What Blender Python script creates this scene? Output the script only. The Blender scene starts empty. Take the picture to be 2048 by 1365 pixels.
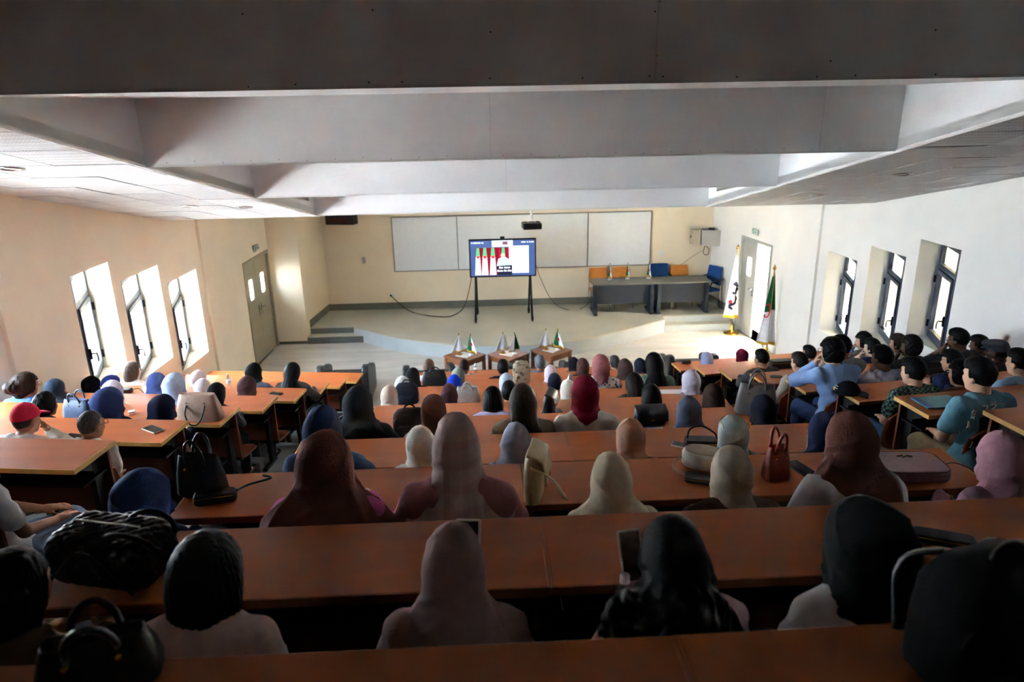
import bpy, math, random
import numpy as np
from mathutils import Vector, Matrix, Euler

random.seed(7)
SC = bpy.context.scene
COL = SC.collection
R = math.radians

# ------------------------------------------------------------------ camera
# world: X to the right, Y from the photographer towards the stage, Z up; front floor is z = 0
FPX, ZC = 1440.0, 4.98
PITCH, YAW, ROLL = R(18.26), R(2.2), R(-1.07)
_cy, _sy, _cp, _sp = math.cos(YAW), math.sin(YAW), math.cos(PITCH), math.sin(PITCH)
_fw = Vector((_sy * _cp, _cy * _cp, -_sp)); _rt = Vector((_cy, -_sy, 0)); _up = _rt.cross(_fw)
_c, _s = math.cos(ROLL), math.sin(ROLL)
CR, CU = _c * _rt + _s * _up, -_s * _rt + _c * _up
cam = bpy.data.cameras.new('camera'); cam_o = bpy.data.objects.new('camera', cam); COL.objects.link(cam_o)
m3 = Matrix((CR, CU, -_fw)).transposed()
cam_o.matrix_world = Matrix.Translation((0, 0, ZC)) @ m3.to_4x4()
cam.sensor_fit = 'HORIZONTAL'; cam.sensor_width = 36.0; cam.lens = FPX / 2048 * 36
cam.clip_start = 0.05; cam.clip_end = 300
cam.dof.use_dof = True; cam.dof.focus_distance = 4.6; cam.dof.aperture_fstop = 2.8
SC.camera = cam_o

# ------------------------------------------------------------------ daylight and exposure
SC.view_settings.view_transform = 'Standard'; SC.view_settings.look = 'None'
SC.view_settings.gamma = 1.0; SC.view_settings.use_curve_mapping = False
SC.view_settings.exposure = 3.17
SKY_STRENGTH = 14.0
w = bpy.data.worlds.new('overcast_sky'); SC.world = w; w.use_nodes = True
wn = w.node_tree.nodes; wn.clear()
_bg = wn.new('ShaderNodeBackground'); _out = wn.new('ShaderNodeOutputWorld')
_bg.inputs['Color'].default_value = (0.80, 0.905, 1.0, 1); _bg.inputs['Strength'].default_value = SKY_STRENGTH
w.node_tree.links.new(_bg.outputs[0], _out.inputs[0])
sun = bpy.data.lights.new('sun', 'SUN'); sun.energy = 150.0; sun.angle = R(1.5); sun.color = (1.0, 0.98, 0.94)
sun_o = bpy.data.objects.new('sun', sun); COL.objects.link(sun_o)              # from beyond the right side, high: lights the yard, never a window
sun_o.rotation_euler = Vector((-0.46, 0.22, -0.86)).to_track_quat('-Z', 'Y').to_euler()
SC.cycles.max_bounces = 8; SC.cycles.diffuse_bounces = 5; SC.cycles.transparent_max_bounces = 8; SC.cycles.adaptive_threshold = 0.03
SC.cycles.sample_clamp_indirect = 12

# ------------------------------------------------------------------ helpers: colours and materials
def lin(c):
    c = c / 255.0
    return c / 12.92 if c <= 0.04045 else ((c + 0.055) / 1.055) ** 2.4
def rgb(r, g, b): return (lin(r), lin(g), lin(b), 1.0)
MATS = {}
def mat(key, col, rough=0.6, spec=0.4, metal=0.0, var=0.08, scale=9.0, bump=0.0, bscale=60.0, coat=0.0, emit=None, es=0.0, alpha=1.0, stretch=None, sheen=0.0):
    """principled material whose colour is broken up by procedural noise"""
    if key in MATS: return MATS[key]
    m = bpy.data.materials.new(key); m.use_nodes = True; MATS[key] = m
    nt = m.node_tree; p = nt.nodes['Principled BSDF']; L = nt.links.new
    base = rgb(*col)
    p.inputs['Roughness'].default_value = rough
    p.inputs['Specular IOR Level'].default_value = spec
    p.inputs['Metallic'].default_value = metal
    if coat: p.inputs['Coat Weight'].default_value = coat; p.inputs['Coat Roughness'].default_value = 0.25
    if sheen: p.inputs['Sheen Weight'].default_value = sheen
    tc = nt.nodes.new('ShaderNodeTexCoord')
    src = tc.outputs['Object']
    if stretch:
        mp = nt.nodes.new('ShaderNodeMapping'); mp.inputs['Scale'].default_value = stretch
        L(src, mp.inputs['Vector']); src = mp.outputs['Vector']
    nz = nt.nodes.new('ShaderNodeTexNoise'); nz.inputs['Scale'].default_value = scale; nz.inputs['Detail'].default_value = 3
    L(src, nz.inputs['Vector'])
    rp = nt.nodes.new('ShaderNodeValToRGB')
    rp.color_ramp.elements[0].position = 0.3; rp.color_ramp.elements[1].position = 0.7
    rp.color_ramp.elements[0].color = tuple(x * (1 - var) for x in base[:3]) + (1,)
    rp.color_ramp.elements[1].color = tuple(min(1, x * (1 + var)) for x in base[:3]) + (1,)
    L(nz.outputs['Fac'], rp.inputs['Fac']); L(rp.outputs['Color'], p.inputs['Base Color'])
    if bump:
        n2 = nt.nodes.new('ShaderNodeTexNoise'); n2.inputs['Scale'].default_value = bscale; n2.inputs['Detail'].default_value = 2
        L(src, n2.inputs['Vector'])
        b = nt.nodes.new('ShaderNodeBump'); b.inputs['Strength'].default_value = bump; b.inputs['Distance'].default_value = 0.01
        L(n2.outputs['Fac'], b.inputs['Height']); L(b.outputs['Normal'], p.inputs['Normal'])
    if emit:
        p.inputs['Emission Color'].default_value = rgb(*emit); p.inputs['Emission Strength'].default_value = es
    m.diffuse_color = base
    return m
def cloth(col, rough=0.85): return mat('cloth_%d_%d_%d' % col, col, rough, 0.15, var=0.10, scale=25, bump=0.25, bscale=220)
def leather(col): return mat('leather_%d_%d_%d' % col, col, 0.42, 0.45, var=0.10, scale=30, bump=0.15, bscale=260)
def skin(col): return mat('skin_%d_%d_%d' % col, col, 0.55, 0.35, var=0.07, scale=18)
def hairm(col): return mat('hair_%d_%d_%d' % col, tuple(int(c * 0.72) for c in col), 0.55, 0.12, var=0.4, scale=70, bump=0.2, bscale=150, stretch=(1, 1, 0.10))
def plain(col, rough=0.5, spec=0.4, metal=0.0): return mat('plain_%d_%d_%d_%d' % (col + (int(rough * 100 + metal * 1000),)), col, rough, spec, metal, var=0.05)
def glow(key, col, es): return mat(key, col, 0.4, 0.2, emit=col, es=es)
def glass(key, tint=(235, 240, 245), k=0.12):
    if key in MATS: return MATS[key]
    m = bpy.data.materials.new(key); m.use_nodes = True; MATS[key] = m
    nt = m.node_tree; nt.nodes.clear(); L = nt.links.new
    o = nt.nodes.new('ShaderNodeOutputMaterial'); mx = nt.nodes.new('ShaderNodeMixShader')
    t = nt.nodes.new('ShaderNodeBsdfTransparent'); g = nt.nodes.new('ShaderNodeBsdfGlossy')
    n = nt.nodes.new('ShaderNodeTexNoise'); n.inputs['Scale'].default_value = 3
    rp = nt.nodes.new('ShaderNodeValToRGB'); c = rgb(*tint)
    rp.color_ramp.elements[0].color = tuple(x * 0.97 for x in c[:3]) + (1,); rp.color_ramp.elements[1].color = c
    L(n.outputs['Fac'], rp.inputs['Fac']); L(rp.outputs['Color'], t.inputs['Color'])
    g.inputs['Roughness'].default_value = 0.05; mx.inputs[0].default_value = k
    L(t.outputs[0], mx.inputs[1]); L(g.outputs[0], mx.inputs[2]); L(mx.outputs[0], o.inputs['Surface'])
    return m

# ------------------------------------------------------------------ helpers: meshes and objects
class MB:
    """collects vertices and faces of one mesh"""
    def __init__(s): s.v = []; s.f = []
    def add(s, vs, fs):
        n = len(s.v); s.v += [tuple(v) for v in vs]; s.f += [tuple(i + n for i in f) for f in fs]; return s
    def box(s, c, d, rz=0.0, M=None):
        hx, hy, hz = d[0] / 2, d[1] / 2, d[2] / 2
        T = M if M is not None else Matrix.Translation(c) @ Matrix.Rotation(rz, 4, 'Z')
        vs = [T @ Vector((sx * hx, sy * hy, sz * hz)) for sx in (-1, 1) for sy in (-1, 1) for sz in (-1, 1)]
        return s.add(vs, [(0, 1, 3, 2), (4, 6, 7, 5), (0, 4, 5, 1), (2, 3, 7, 6), (0, 2, 6, 4), (1, 5, 7, 3)])
    def span(s, a, b):
        c = [(a[i] + b[i]) / 2 for i in range(3)]; d = [abs(b[i] - a[i]) for i in range(3)]
        return s.box(c, d)
    def prism(s, poly, z0, z1):
        """poly: list of (x, y), counter-clockwise seen from above; z0/z1 numbers or functions of (x, y)"""
        f0 = z0 if callable(z0) else (lambda x, y: z0); f1 = z1 if callable(z1) else (lambda x, y: z1)
        n = len(poly)
        vs = [(x, y, f0(x, y)) for x, y in poly] + [(x, y, f1(x, y)) for x, y in poly]
        return s.add(vs, [tuple(range(n - 1, -1, -1)), tuple(range(n, 2 * n))] + [(i, (i + 1) % n, n + (i + 1) % n, n + i) for i in range(n)])
    def plate(s, pts, nrm, t):
        """planar polygon of 3D points given thickness t along nrm"""
        n = len(pts); q = Vector(nrm).normalized() * t
        vs = [Vector(p) for p in pts] + [Vector(p) + q for p in pts]
        return s.add(vs, [tuple(range(n - 1, -1, -1)), tuple(range(n, 2 * n))] + [(i, (i + 1) % n, n + (i + 1) % n, n + i) for i in range(n)])
    def tube(s, pts, r, seg=8, closed=False, flat=1.0):
        pts = [Vector(p) for p in pts]; n = len(pts); rs = r if isinstance(r, (list, tuple)) else [r] * n
        vs = []; ref = Vector((0, 0, 1))
        for i, p in enumerate(pts):
            a = pts[(i - 1) % n] if (closed or i > 0) else p; b = pts[(i + 1) % n] if (closed or i < n - 1) else p
            d = (b - a); d = d.normalized() if d.length > 1e-9 else Vector((0, 0, 1))
            u = d.cross(ref)
            if u.length < 0.05: u = d.cross(Vector((0, 1, 0)))
            u.normalize(); v = d.cross(u)
            for k in range(seg):
                t = 2 * math.pi * k / seg; vs.append(p + u * (math.cos(t) * rs[i]) + v * (math.sin(t) * rs[i] * flat))
        fs = [(i * seg + k, i * seg + (k + 1) % seg, ((i + 1) % n) * seg + (k + 1) % seg, ((i + 1) % n) * seg + k) for i in range(n if closed else n - 1) for k in range(seg)]
        if not closed: fs += [tuple(range(seg - 1, -1, -1)), tuple(range((n - 1) * seg, n * seg))]
        return s.add(vs, fs)
    def lathe(s, prof, c=(0, 0, 0), seg=20, M=None):
        """prof: list of (radius, z)"""
        T = M if M is not None else Matrix.Translation(c); vs = []; n = len(prof)
        for r, z in prof:
            for k in range(seg):
                t = 2 * math.pi * k / seg; vs.append(T @ Vector((r * math.cos(t), r * math.sin(t), z)))
        fs = [(i * seg + k, i * seg + (k + 1) % seg, (i + 1) * seg + (k + 1) % seg, (i + 1) * seg + k) for i in range(n - 1) for k in range(seg)]
        fs += [tuple(range(seg - 1, -1, -1)), tuple(range((n - 1) * seg, n * seg))]
        return s.add(vs, fs)
    def sheet(s, fn, nu, nv, t=0.0):
        """grid surface fn(u, v) for u, v in 0..1; t gives it thickness along its normal"""
        P = [[Vector(fn(i / nu, j / nv)) for j in range(nv + 1)] for i in range(nu + 1)]
        vs = [p for row in P for p in row]; W = nv + 1
        fs = [(i * W + j, (i + 1) * W + j, (i + 1) * W + j + 1, i * W + j + 1) for i in range(nu) for j in range(nv)]
        if t:
            bk = []
            for i in range(nu + 1):
                for j in range(nv + 1):
                    a = P[min(i + 1, nu)][j] - P[max(i - 1, 0)][j]; b = P[i][min(j + 1, nv)] - P[i][max(j - 1, 0)]
                    n = a.cross(b); n = n.normalized() if n.length > 1e-12 else Vector((0, 0, 1)); bk.append(P[i][j] - n * t)
            N = len(vs); vs = vs + bk; fs = fs + [tuple(N + k for k in reversed(f)) for f in fs[:nu * nv]]
            rim = [(i, 0) for i in range(nu + 1)] + [(nu, j) for j in range(1, nv + 1)] + [(i, nv) for i in range(nu - 1, -1, -1)] + [(0, j) for j in range(nv - 1, 0, -1)]
            ids = [i * W + j for i, j in rim]
            fs += [(ids[q], N + ids[q], N + ids[(q + 1) % len(ids)], ids[(q + 1) % len(ids)]) for q in range(len(ids))]
        return s.add(vs, fs)
    def mesh(s, name, smooth=False):
        me = bpy.data.meshes.new(name); me.from_pydata(s.v, [], s.f); me.update()
        if smooth: me.polygons.foreach_set('use_smooth', [True] * len(me.polygons))
        return me
    def build(s, name, m, parent=None, smooth=False, bevel=0.0, loc=None):
        return link(name, s.mesh(name, smooth), m, parent, bevel, loc)

def link(name, me, m, parent=None, bevel=0.0, loc=None):
    o = bpy.data.objects.new(name, me); COL.objects.link(o)
    if len(me.materials) == 0: me.materials.append(m)
    elif me.materials[0] is not m:
        o.material_slots[0].link = 'OBJECT'; o.material_slots[0].material = m
    if parent is not None: o.parent = parent
    if loc is not None: o.location = loc
    if bevel:
        b = o.modifiers.new('soft_edge', 'BEVEL'); b.width = bevel; b.segments = 2; b.limit_method = 'ANGLE'
    return o
def tag(o, label, cat, group=None):
    o['label'] = label; o['category'] = cat
    if group: o['group'] = group
    return o
def thing(name, label, cat, loc=(0, 0, 0), rz=0.0, group=None):
    o = bpy.data.objects.new(name, None); COL.objects.link(o); o.empty_display_size = 0.1
    o.location = loc; o.rotation_euler = (0, 0, rz)
    return tag(o, label, cat, group)
def struct(o): o['kind'] = 'structure'; return o
def node(name):
    o = bpy.data.objects.new(name, None); COL.objects.link(o); return o
def at(x, y, z=None, Y=None):
    """point on the sight line of photo position (x, y) at height z or at distance Y along the hall"""
    d = CR * ((x - 1024) / FPX) - CU * ((y - 682.5) / FPX) + _fw
    t = (z - ZC) / d.z if z is not None else Y / d.y
    return d * t + Vector((0, 0, ZC))
def arc(c, r, a0, a1, n): return [(c[0] + r * math.cos(a0 + (a1 - a0) * i / n), c[1] + r * math.sin(a0 + (a1 - a0) * i / n)) for i in range(n + 1)]
ORD = ['first', 'second', 'third', 'fourth', 'fifth', 'sixth', 'seventh', 'eighth', 'ninth', 'tenth', 'eleventh']

# ================================================================== THE ROOM
ROWS = 11
def tier_z(k): return (10 - k) * 0.31
def fan(x): return 0.13 * max(0.0, -1.6 - x, x - 2.6)
def desk_z(k): return 0.75 + tier_z(k)
YB = 16.95
def wl(y): return -4.5 - 0.05 * (16.8 - y)                              # left wall line
RWALL = [(5.50, 16.95), (5.86, 14.10), (6.03, 12.35), (6.36, 7.0), (6.9, -2.3)]
def wr(y):
    for (x0, y0), (x1, y1) in zip(RWALL, RWALL[1:]):
        if y >= y1: return x0 + (x1 - x0) * (y0 - y) / (y0 - y1)
    return RWALL[-1][0]
YR = -2.3

M_wall = mat('cream_wall_paint', (234, 222, 200), 0.8, 0.2, var=0.03, scale=1.5, bump=0.06, bscale=120)
M_wallR = mat('cream_wall_paint_lit', (238, 234, 226), 0.8, 0.2, var=0.03, scale=1.5, bump=0.06, bscale=120)  # cream paint made paler where window light falls on the right wall
M_back = mat('cream_wall_paint_bounce', (230, 215, 188), 0.8, 0.2, var=0.03, scale=1.5, bump=0.06, bscale=120)  # cream paint yellowed to carry light bounced around the back wall
M_rear = mat('rear_wall_dark', (48, 38, 33), 0.8, 0.2, var=0.1, scale=3)  # unseen wall, coloured dark to hold bounced light off the nearest rows
M_floor = mat('veined_floor', (188, 184, 176), 0.38, 0.45, var=0.16, scale=1.6, stretch=(0.5, 2.6, 1))
M_tier = mat('tier_concrete', (120, 120, 116), 0.6, 0.3, var=0.10, scale=4)
M_stage = mat('stage_vinyl', (178, 175, 160), 0.30, 0.5, var=0.06, scale=2.5)
M_sfront = mat('stage_front_paint', (176, 184, 188), 0.55, 0.3, var=0.05, scale=3)
M_base = mat('stage_skirting', (112, 112, 100), 0.5, 0.35, var=0.06, scale=4)
M_riser = mat('step_riser_grey', (104, 106, 104), 0.5, 0.35, var=0.06, scale=4)
M_ceil = mat('ceiling_paint', (238, 238, 237), 0.85, 0.15, var=0.03, scale=2)
M_tile = mat('ceiling_tile_plain', (208, 207, 205), 0.85, 0.15, var=0.03, scale=6)
M_bar = mat('ceiling_bar_white', (226, 224, 220), 0.6, 0.3, var=0.03)
M_door = mat('door_taupe', (150, 141, 120), 0.5, 0.35, var=0.05, scale=5)
M_doorR = mat('door_grey', (172, 172, 164), 0.5, 0.35, var=0.05, scale=5)
M_alu = mat('window_frame_grey', (62, 69, 82), 0.45, 0.4, var=0.05)
M_black = mat('black_plastic', (18, 18, 19), 0.45, 0.4, var=0.1)
M_steel = mat('black_steel', (26, 26, 27), 0.4, 0.5, metal=0.3, var=0.1)
M_gold = mat('polished_brass', (206, 158, 62), 0.25, 0.5, metal=1.0, var=0.08)
M_white = mat('white_plastic', (222, 222, 220), 0.45, 0.4, var=0.03)
M_chrome = mat('brushed_chrome', (190, 192, 195), 0.25, 0.5, metal=1.0, var=0.05)
M_pane = glass('window_pane')

def perforated():
    m = mat('ceiling_tile_perforated', (202, 201, 199), 0.85, 0.15, var=0.03, scale=6)
    nt = m.node_tree; L = nt.links.new; p = nt.nodes['Principled BSDF']
    tc = nt.nodes.new('ShaderNodeTexCoord'); vo = nt.nodes.new('ShaderNodeTexVoronoi')
    vo.inputs['Scale'].default_value = 38; vo.inputs['Randomness'].default_value = 0.0
    L(tc.outputs['Object'], vo.inputs['Vector'])
    lt = nt.nodes.new('ShaderNodeMath'); lt.operation = 'LESS_THAN'; lt.inputs[1].default_value = 0.30
    L(vo.outputs['Distance'], lt.inputs[0])
    mx = nt.nodes.new('ShaderNodeMix'); mx.data_type = 'RGBA'
    src = p.inputs['Base Color'].links[0].from_socket
    L(lt.outputs[0], mx.inputs[0]); L(src, mx.inputs[6]); mx.inputs[7].default_value = rgb(140, 138, 136)
    L(mx.outputs[2], p.inputs['Base Color'])
    return m
M_perf = perforated()

# ---- floor: front slab and the stepped tiers
fl = struct(MB().span((-6.2, 9.9, -0.25), (7.5, 18.5, 0.0)).build('floor', M_floor))
for k in range(-1, 10):
    y0 = 0.30 + k if k >= 0 else YR; y1 = 1.30 + k
    xl, xr = -5.9, 7.3
    e0 = (lambda x: fan(x)) if k >= 0 else (lambda x: 0)
    poly = [(xl, y0 + e0(xl)), (-1.6, y0), (2.6, y0), (xr, y0 + e0(xr)), (xr, y1 + fan(xr)), (2.6, y1), (-1.6, y1), (xl, y1 + fan(xl))]
    MB().prism(poly, -0.25, tier_z(k)).build('tier', M_tier, fl)
for k in range(0, 11):                                               # half steps in the two aisles
    for x0, x1 in ((-2.35, -1.75), (2.55, 3.15)):
        y = 0.30 + k
        MB().span((x0, y - 0.02, tier_z(k) - 0.01), (x1, y + 0.30, tier_z(k) + 0.155)).build('aisle_step', M_tier, fl)

# ---- side walls with three slanted window recesses each
WT = 0.40
LW = [(4.95, 5.80, 2.66), (6.15, 7.00, 2.32), (8.57, 9.41, 1.68), (9.63, 10.66, 1.37), (10.87, 11.88, 1.04)]      # y0, y1, sill height
RW = [(9.02, 9.84, 1.62), (10.10, 10.98, 1.31), (11.30, 12.20, 1.00)]
WH = 1.44
def wall_pts(side, y, d): 
    return (wl(y) - d, y) if side < 0 else (wr(y) + d, y)
def wall_piece(mb, side, y0, y1, z0, z1, t=WT):
    a, b = wall_pts(side, y0, 0), wall_pts(side, y1, 0); c, d = wall_pts(side, y1, t), wall_pts(side, y0, t)
    poly = [a, b, c, d] if side < 0 else [a, d, c, b]
    mb.prism(poly, z0, z1)
def side_wall(name, side, y_from, y_to, wins, door, m, top=6.2):
    mb = MB(); cuts = sorted([(w[0], w[1], w[2], w[2] + WH) for w in wins] + ([door] if door else []))
    brk = [y_to] + [14.10, 12.35, 7.0]
    y = y_from
    for y0, y1, z0, z1 in cuts + [(y_to, y_to, 0, 0)]:
        ys = [y] + sorted(b for b in brk if y < b < y0) + [y0]
        for p, q in zip(ys, ys[1:]):
            if q > p: wall_piece(mb, side, p, q, -0.2, top)
        if y1 > y0:
            wall_piece(mb, side, y0, y1, -0.2, z0); wall_piece(mb, side, y0, y1, z1, top)
        y = y1
    return struct(mb.build(name, m))
side_wall('wall_left', -1, YR, 15.40, LW, (13.86, 15.30, 0.0, 2.14), M_wall)
side_wall('wall_right', 1, YR, YB, RW, (14.16, 15.46, 0.0, 2.16), M_wallR)
# stage-side return of the left wall, back wall, rear wall
wsl = struct(MB().prism([(-3.93, 15.36), (-3.74, YB), (-5.2, YB), (-5.2, 15.36)], -0.2, 4.2).build('wall_left_return', M_back))
wb = struct(MB().span((-5.6, YB, -0.2), (7.0, YB + 0.3, 4.2)).build('wall_back', M_back))
struct(MB().span((-6.4, YR - 0.3, -0.2), (8.0, YR, 6.2)).build('wall_rear', M_rear))
# shallow pilasters
for side, y0, y1 in ((-1, 12.10, 12.36), (-1, 7.30, 7.56), (1, 12.48, 12.66)):
    d = 0.05
    a, b = wall_pts(side, y0, -d), wall_pts(side, y1, -d); c, e = wall_pts(side, y1, 0.02), wall_pts(side, y0, 0.02)
    struct(MB().prism([a, b, c, e] if side < 0 else [a, e, c, b], -0.0, 5.2).build('trim_pilaster', M_wall if side < 0 else M_wallR))

# ---- windows
def window(n, side, y0, y1, z0):
    """casement under a fixed light, set slantwise: flush with the wall at its near jamb, 0.34 m deep at the far one"""
    nx, ny = wall_pts(side, y0, 0.03); fx, fy = wall_pts(side, y1, 0.345)
    u = Vector((fx - nx, fy - ny, 0)); W = u.length; u.normalize()
    out = Vector((-u.y, u.x, 0)) if side < 0 else Vector((u.y, -u.x, 0))
    root = struct(node('window_%d' % n)); root.location = (nx, ny, z0)
    root.matrix_world = Matrix((( u.x, out.x, 0, nx), (u.y, out.y, 0, ny), (0, 0, 1, z0), (0, 0, 0, 1)))
    f = 0.075; T = 1.06
    mb = MB()
    for a, b in (((0, 0), (f, WH)), ((W - f, 0), (W, WH)), ((f, 0), (W - f, f)), ((f, WH - f), (W - f, WH)), ((f, T - f / 2), (W - f, T + f / 2))):
        mb.span((a[0], -0.03, a[1]), (b[0], 0.03, b[1]))
    mb.build('window_frame', M_alu, root, bevel=0.004)
    MB().span((f, -0.006, T + f / 2), (W - f, 0.006, WH - f)).build('transom_pane', M_pane, root)
    s = f; g = 0.06; mb = MB()
    lo, hi = f + 0.004, T - f / 2 - 0.004; l, r = f + 0.004, W - f - 0.004
    for a, b in (((l, lo), (l + g, hi)), ((r - g, lo), (r, hi)), ((l + g, lo), (r - g, lo + g)), ((l + g, hi - g), (r - g, hi))):
        mb.span((a[0], -0.05, a[1]), (b[0], 0.012, b[1]))
    sash = mb.build('casement_sash', M_alu, root, bevel=0.004)
    MB().span((l + g, -0.018, lo + g), (r - g, -0.008, hi - g)).build('pane', M_pane, sash)
    h = MB().span((l + 0.012, -0.075, 0.36), (l + 0.044, -0.05, 0.50))
    h.tube([(l + 0.028, -0.07, 0.43), (l + 0.03, -0.11, 0.43), (l + 0.07, -0.115, 0.42), (l + 0.11, -0.115, 0.37), (l + 0.115, -0.11, 0.30)], 0.011)
    h.build('handle', M_black, sash)
    for z in (0.16, 0.82):
        MB().span((r + 0.012, -0.07, z), (r + 0.042, -0.03, z + 0.10)).build('hinge', M_black, root)
    if True:                                                             # daylight portal in the opening: helps the sky light to be sampled
        L = bpy.data.lights.new('daylight_portal', 'AREA'); L.shape = 'RECTANGLE'; L.size = W; L.size_y = WH; L.cycles.is_portal = True
        lo_ = bpy.data.objects.new('daylight_portal', L); COL.objects.link(lo_)
        c = Vector((nx, ny, z0)) + u * (W / 2) + Vector((0, 0, WH / 2)) + out * 0.10
        lo_.matrix_world = Matrix.Translation(c) @ (-out).to_track_quat('-Z', 'Y').to_matrix().to_4x4()
    return root
for i, (y0, y1, z0) in enumerate(LW): window(i + 1, -1, y0, y1, z0)
for i, (y0, y1, z0) in enumerate(RW): window(i + 6, 1, y0, y1, z0)

# ---- doors
def rounded_rect(w, h, r, n=4):
    p = []
    for cx, cy, a in ((w / 2 - r, h / 2 - r, 0), (-w / 2 + r, h / 2 - r, 90), (-w / 2 + r, -h / 2 + r, 180), (w / 2 - r, -h / 2 + r, 270)):
        p += [(cx + r * math.cos(R(a + 90 * i / n)), cy + r * math.sin(R(a + 90 * i / n))) for i in range(n + 1)]
    return p
def ring_plate(mb, outer_w, outer_h, hole, t):
    """door leaf (local x across, z up, y thick) with a rounded hole; hole = (cx, cz, w, h, r)"""
    cx, cz, w_, h_, r_ = hole; ins = [(cx + a, cz + b) for a, b in rounded_rect(w_, h_, r_)]
    n = len(ins); per = n // 4
    cor = [(outer_w, outer_h), (0, outer_h), (0, 0), (outer_w, 0)]
    for y, flip in ((0, False), (t, True)):
        vs = [(x, y, z) for x, z in ins] + [(x, y, z) for x, z in cor]; fs = []
        for q in range(4):
            ids = list(range(q * per, (q + 1) * per))
            fs += [(ids[i], ids[i + 1], n + q) for i in range(per - 1)]
            fs.append((ids[-1], ((q + 1) * per) % n, n + (q + 1) % 4, n + q))
        mb.add(vs, [tuple(reversed(f)) if flip else f for f in fs])
    vs = [(x, 0, z) for x, z in ins] + [(x, t, z) for x, z in ins]
    mb.add(vs, [(i, n + i, n + (i + 1) % n, (i + 1) % n) for i in range(n)])
    vs = [(x, 0, z) for x, z in cor] + [(x, t, z) for x, z in cor]
    mb.add(vs, [(i, (i + 1) % 4, 4 + (i + 1) % 4, 4 + i) for i in range(4)])
def door(n, side, y0, y1, h, m, leaves):
    a = wall_pts(side, y0, 0.0); b = wall_pts(side, y1, 0.0)
    u = Vector((b[0] - a[0], b[1] - a[1], 0)); W = u.length; u.normalize()
    out = Vector((-u.y, u.x, 0)) if side < 0 else Vector((u.y, -u.x, 0))
    root = struct(node('door_%d' % n))
    root.matrix_world = Matrix(((u.x, out.x, 0, a[0]), (u.y, out.y, 0, a[1]), (0, 0, 1, 0), (0, 0, 0, 1)))
    f = 0.06; mb = MB()
    for p, q in (((0, 0), (f, h)), ((W - f, 0), (W, h)), ((f, h - f), (W - f, h))):
        mb.span((p[0], -0.025, p[1]), (q[0], 0.16, q[1]))
    mb.build('door_frame', m, root, bevel=0.005)
    lw = (W - 2 * f) / 2 - 0.003
    for i, ang in enumerate(leaves):
        mb = MB(); ring_plate(mb, lw, h - f - 0.01, (lw / 2, 1.52, 0.20, 0.42, 0.04), 0.04)
        leaf = mb.build('door_leaf', m, root)
        if i == 0: leaf.location = (f, 0.03, 0.004); leaf.rotation_euler = (0, 0, ang)
        else: leaf.location = (f + lw + 0.006, 0.03, 0.004)
        pn = MB(); pts = [(lw / 2 + x, 1.52 + z) for x, z in rounded_rect(0.20, 0.42, 0.04)]
        pn.plate([(x, 0.016, z) for x, z in pts], (0, 1, 0), 0.008); pn.build('pane', M_pane, leaf)
        hx = lw - 0.07 if i == 0 else 0.07
        hb = MB().span((hx - 0.02, -0.012, 0.92), (hx + 0.02, 0.0, 1.14))
        hb.tube([(hx, -0.005, 1.06), (hx, -0.05, 1.06), (hx + (-0.11 if i == 0 else 0.11), -0.05, 1.06)], 0.010)
        hb.build('door_handle', M_chrome, leaf)
    return root
door(1, -1, 13.86, 15.30, 2.14, M_door, (0.0, 0.0))
door(2, 1, 14.16, 15.46, 2.16, M_doorR, (R(100), 0.0))

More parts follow.
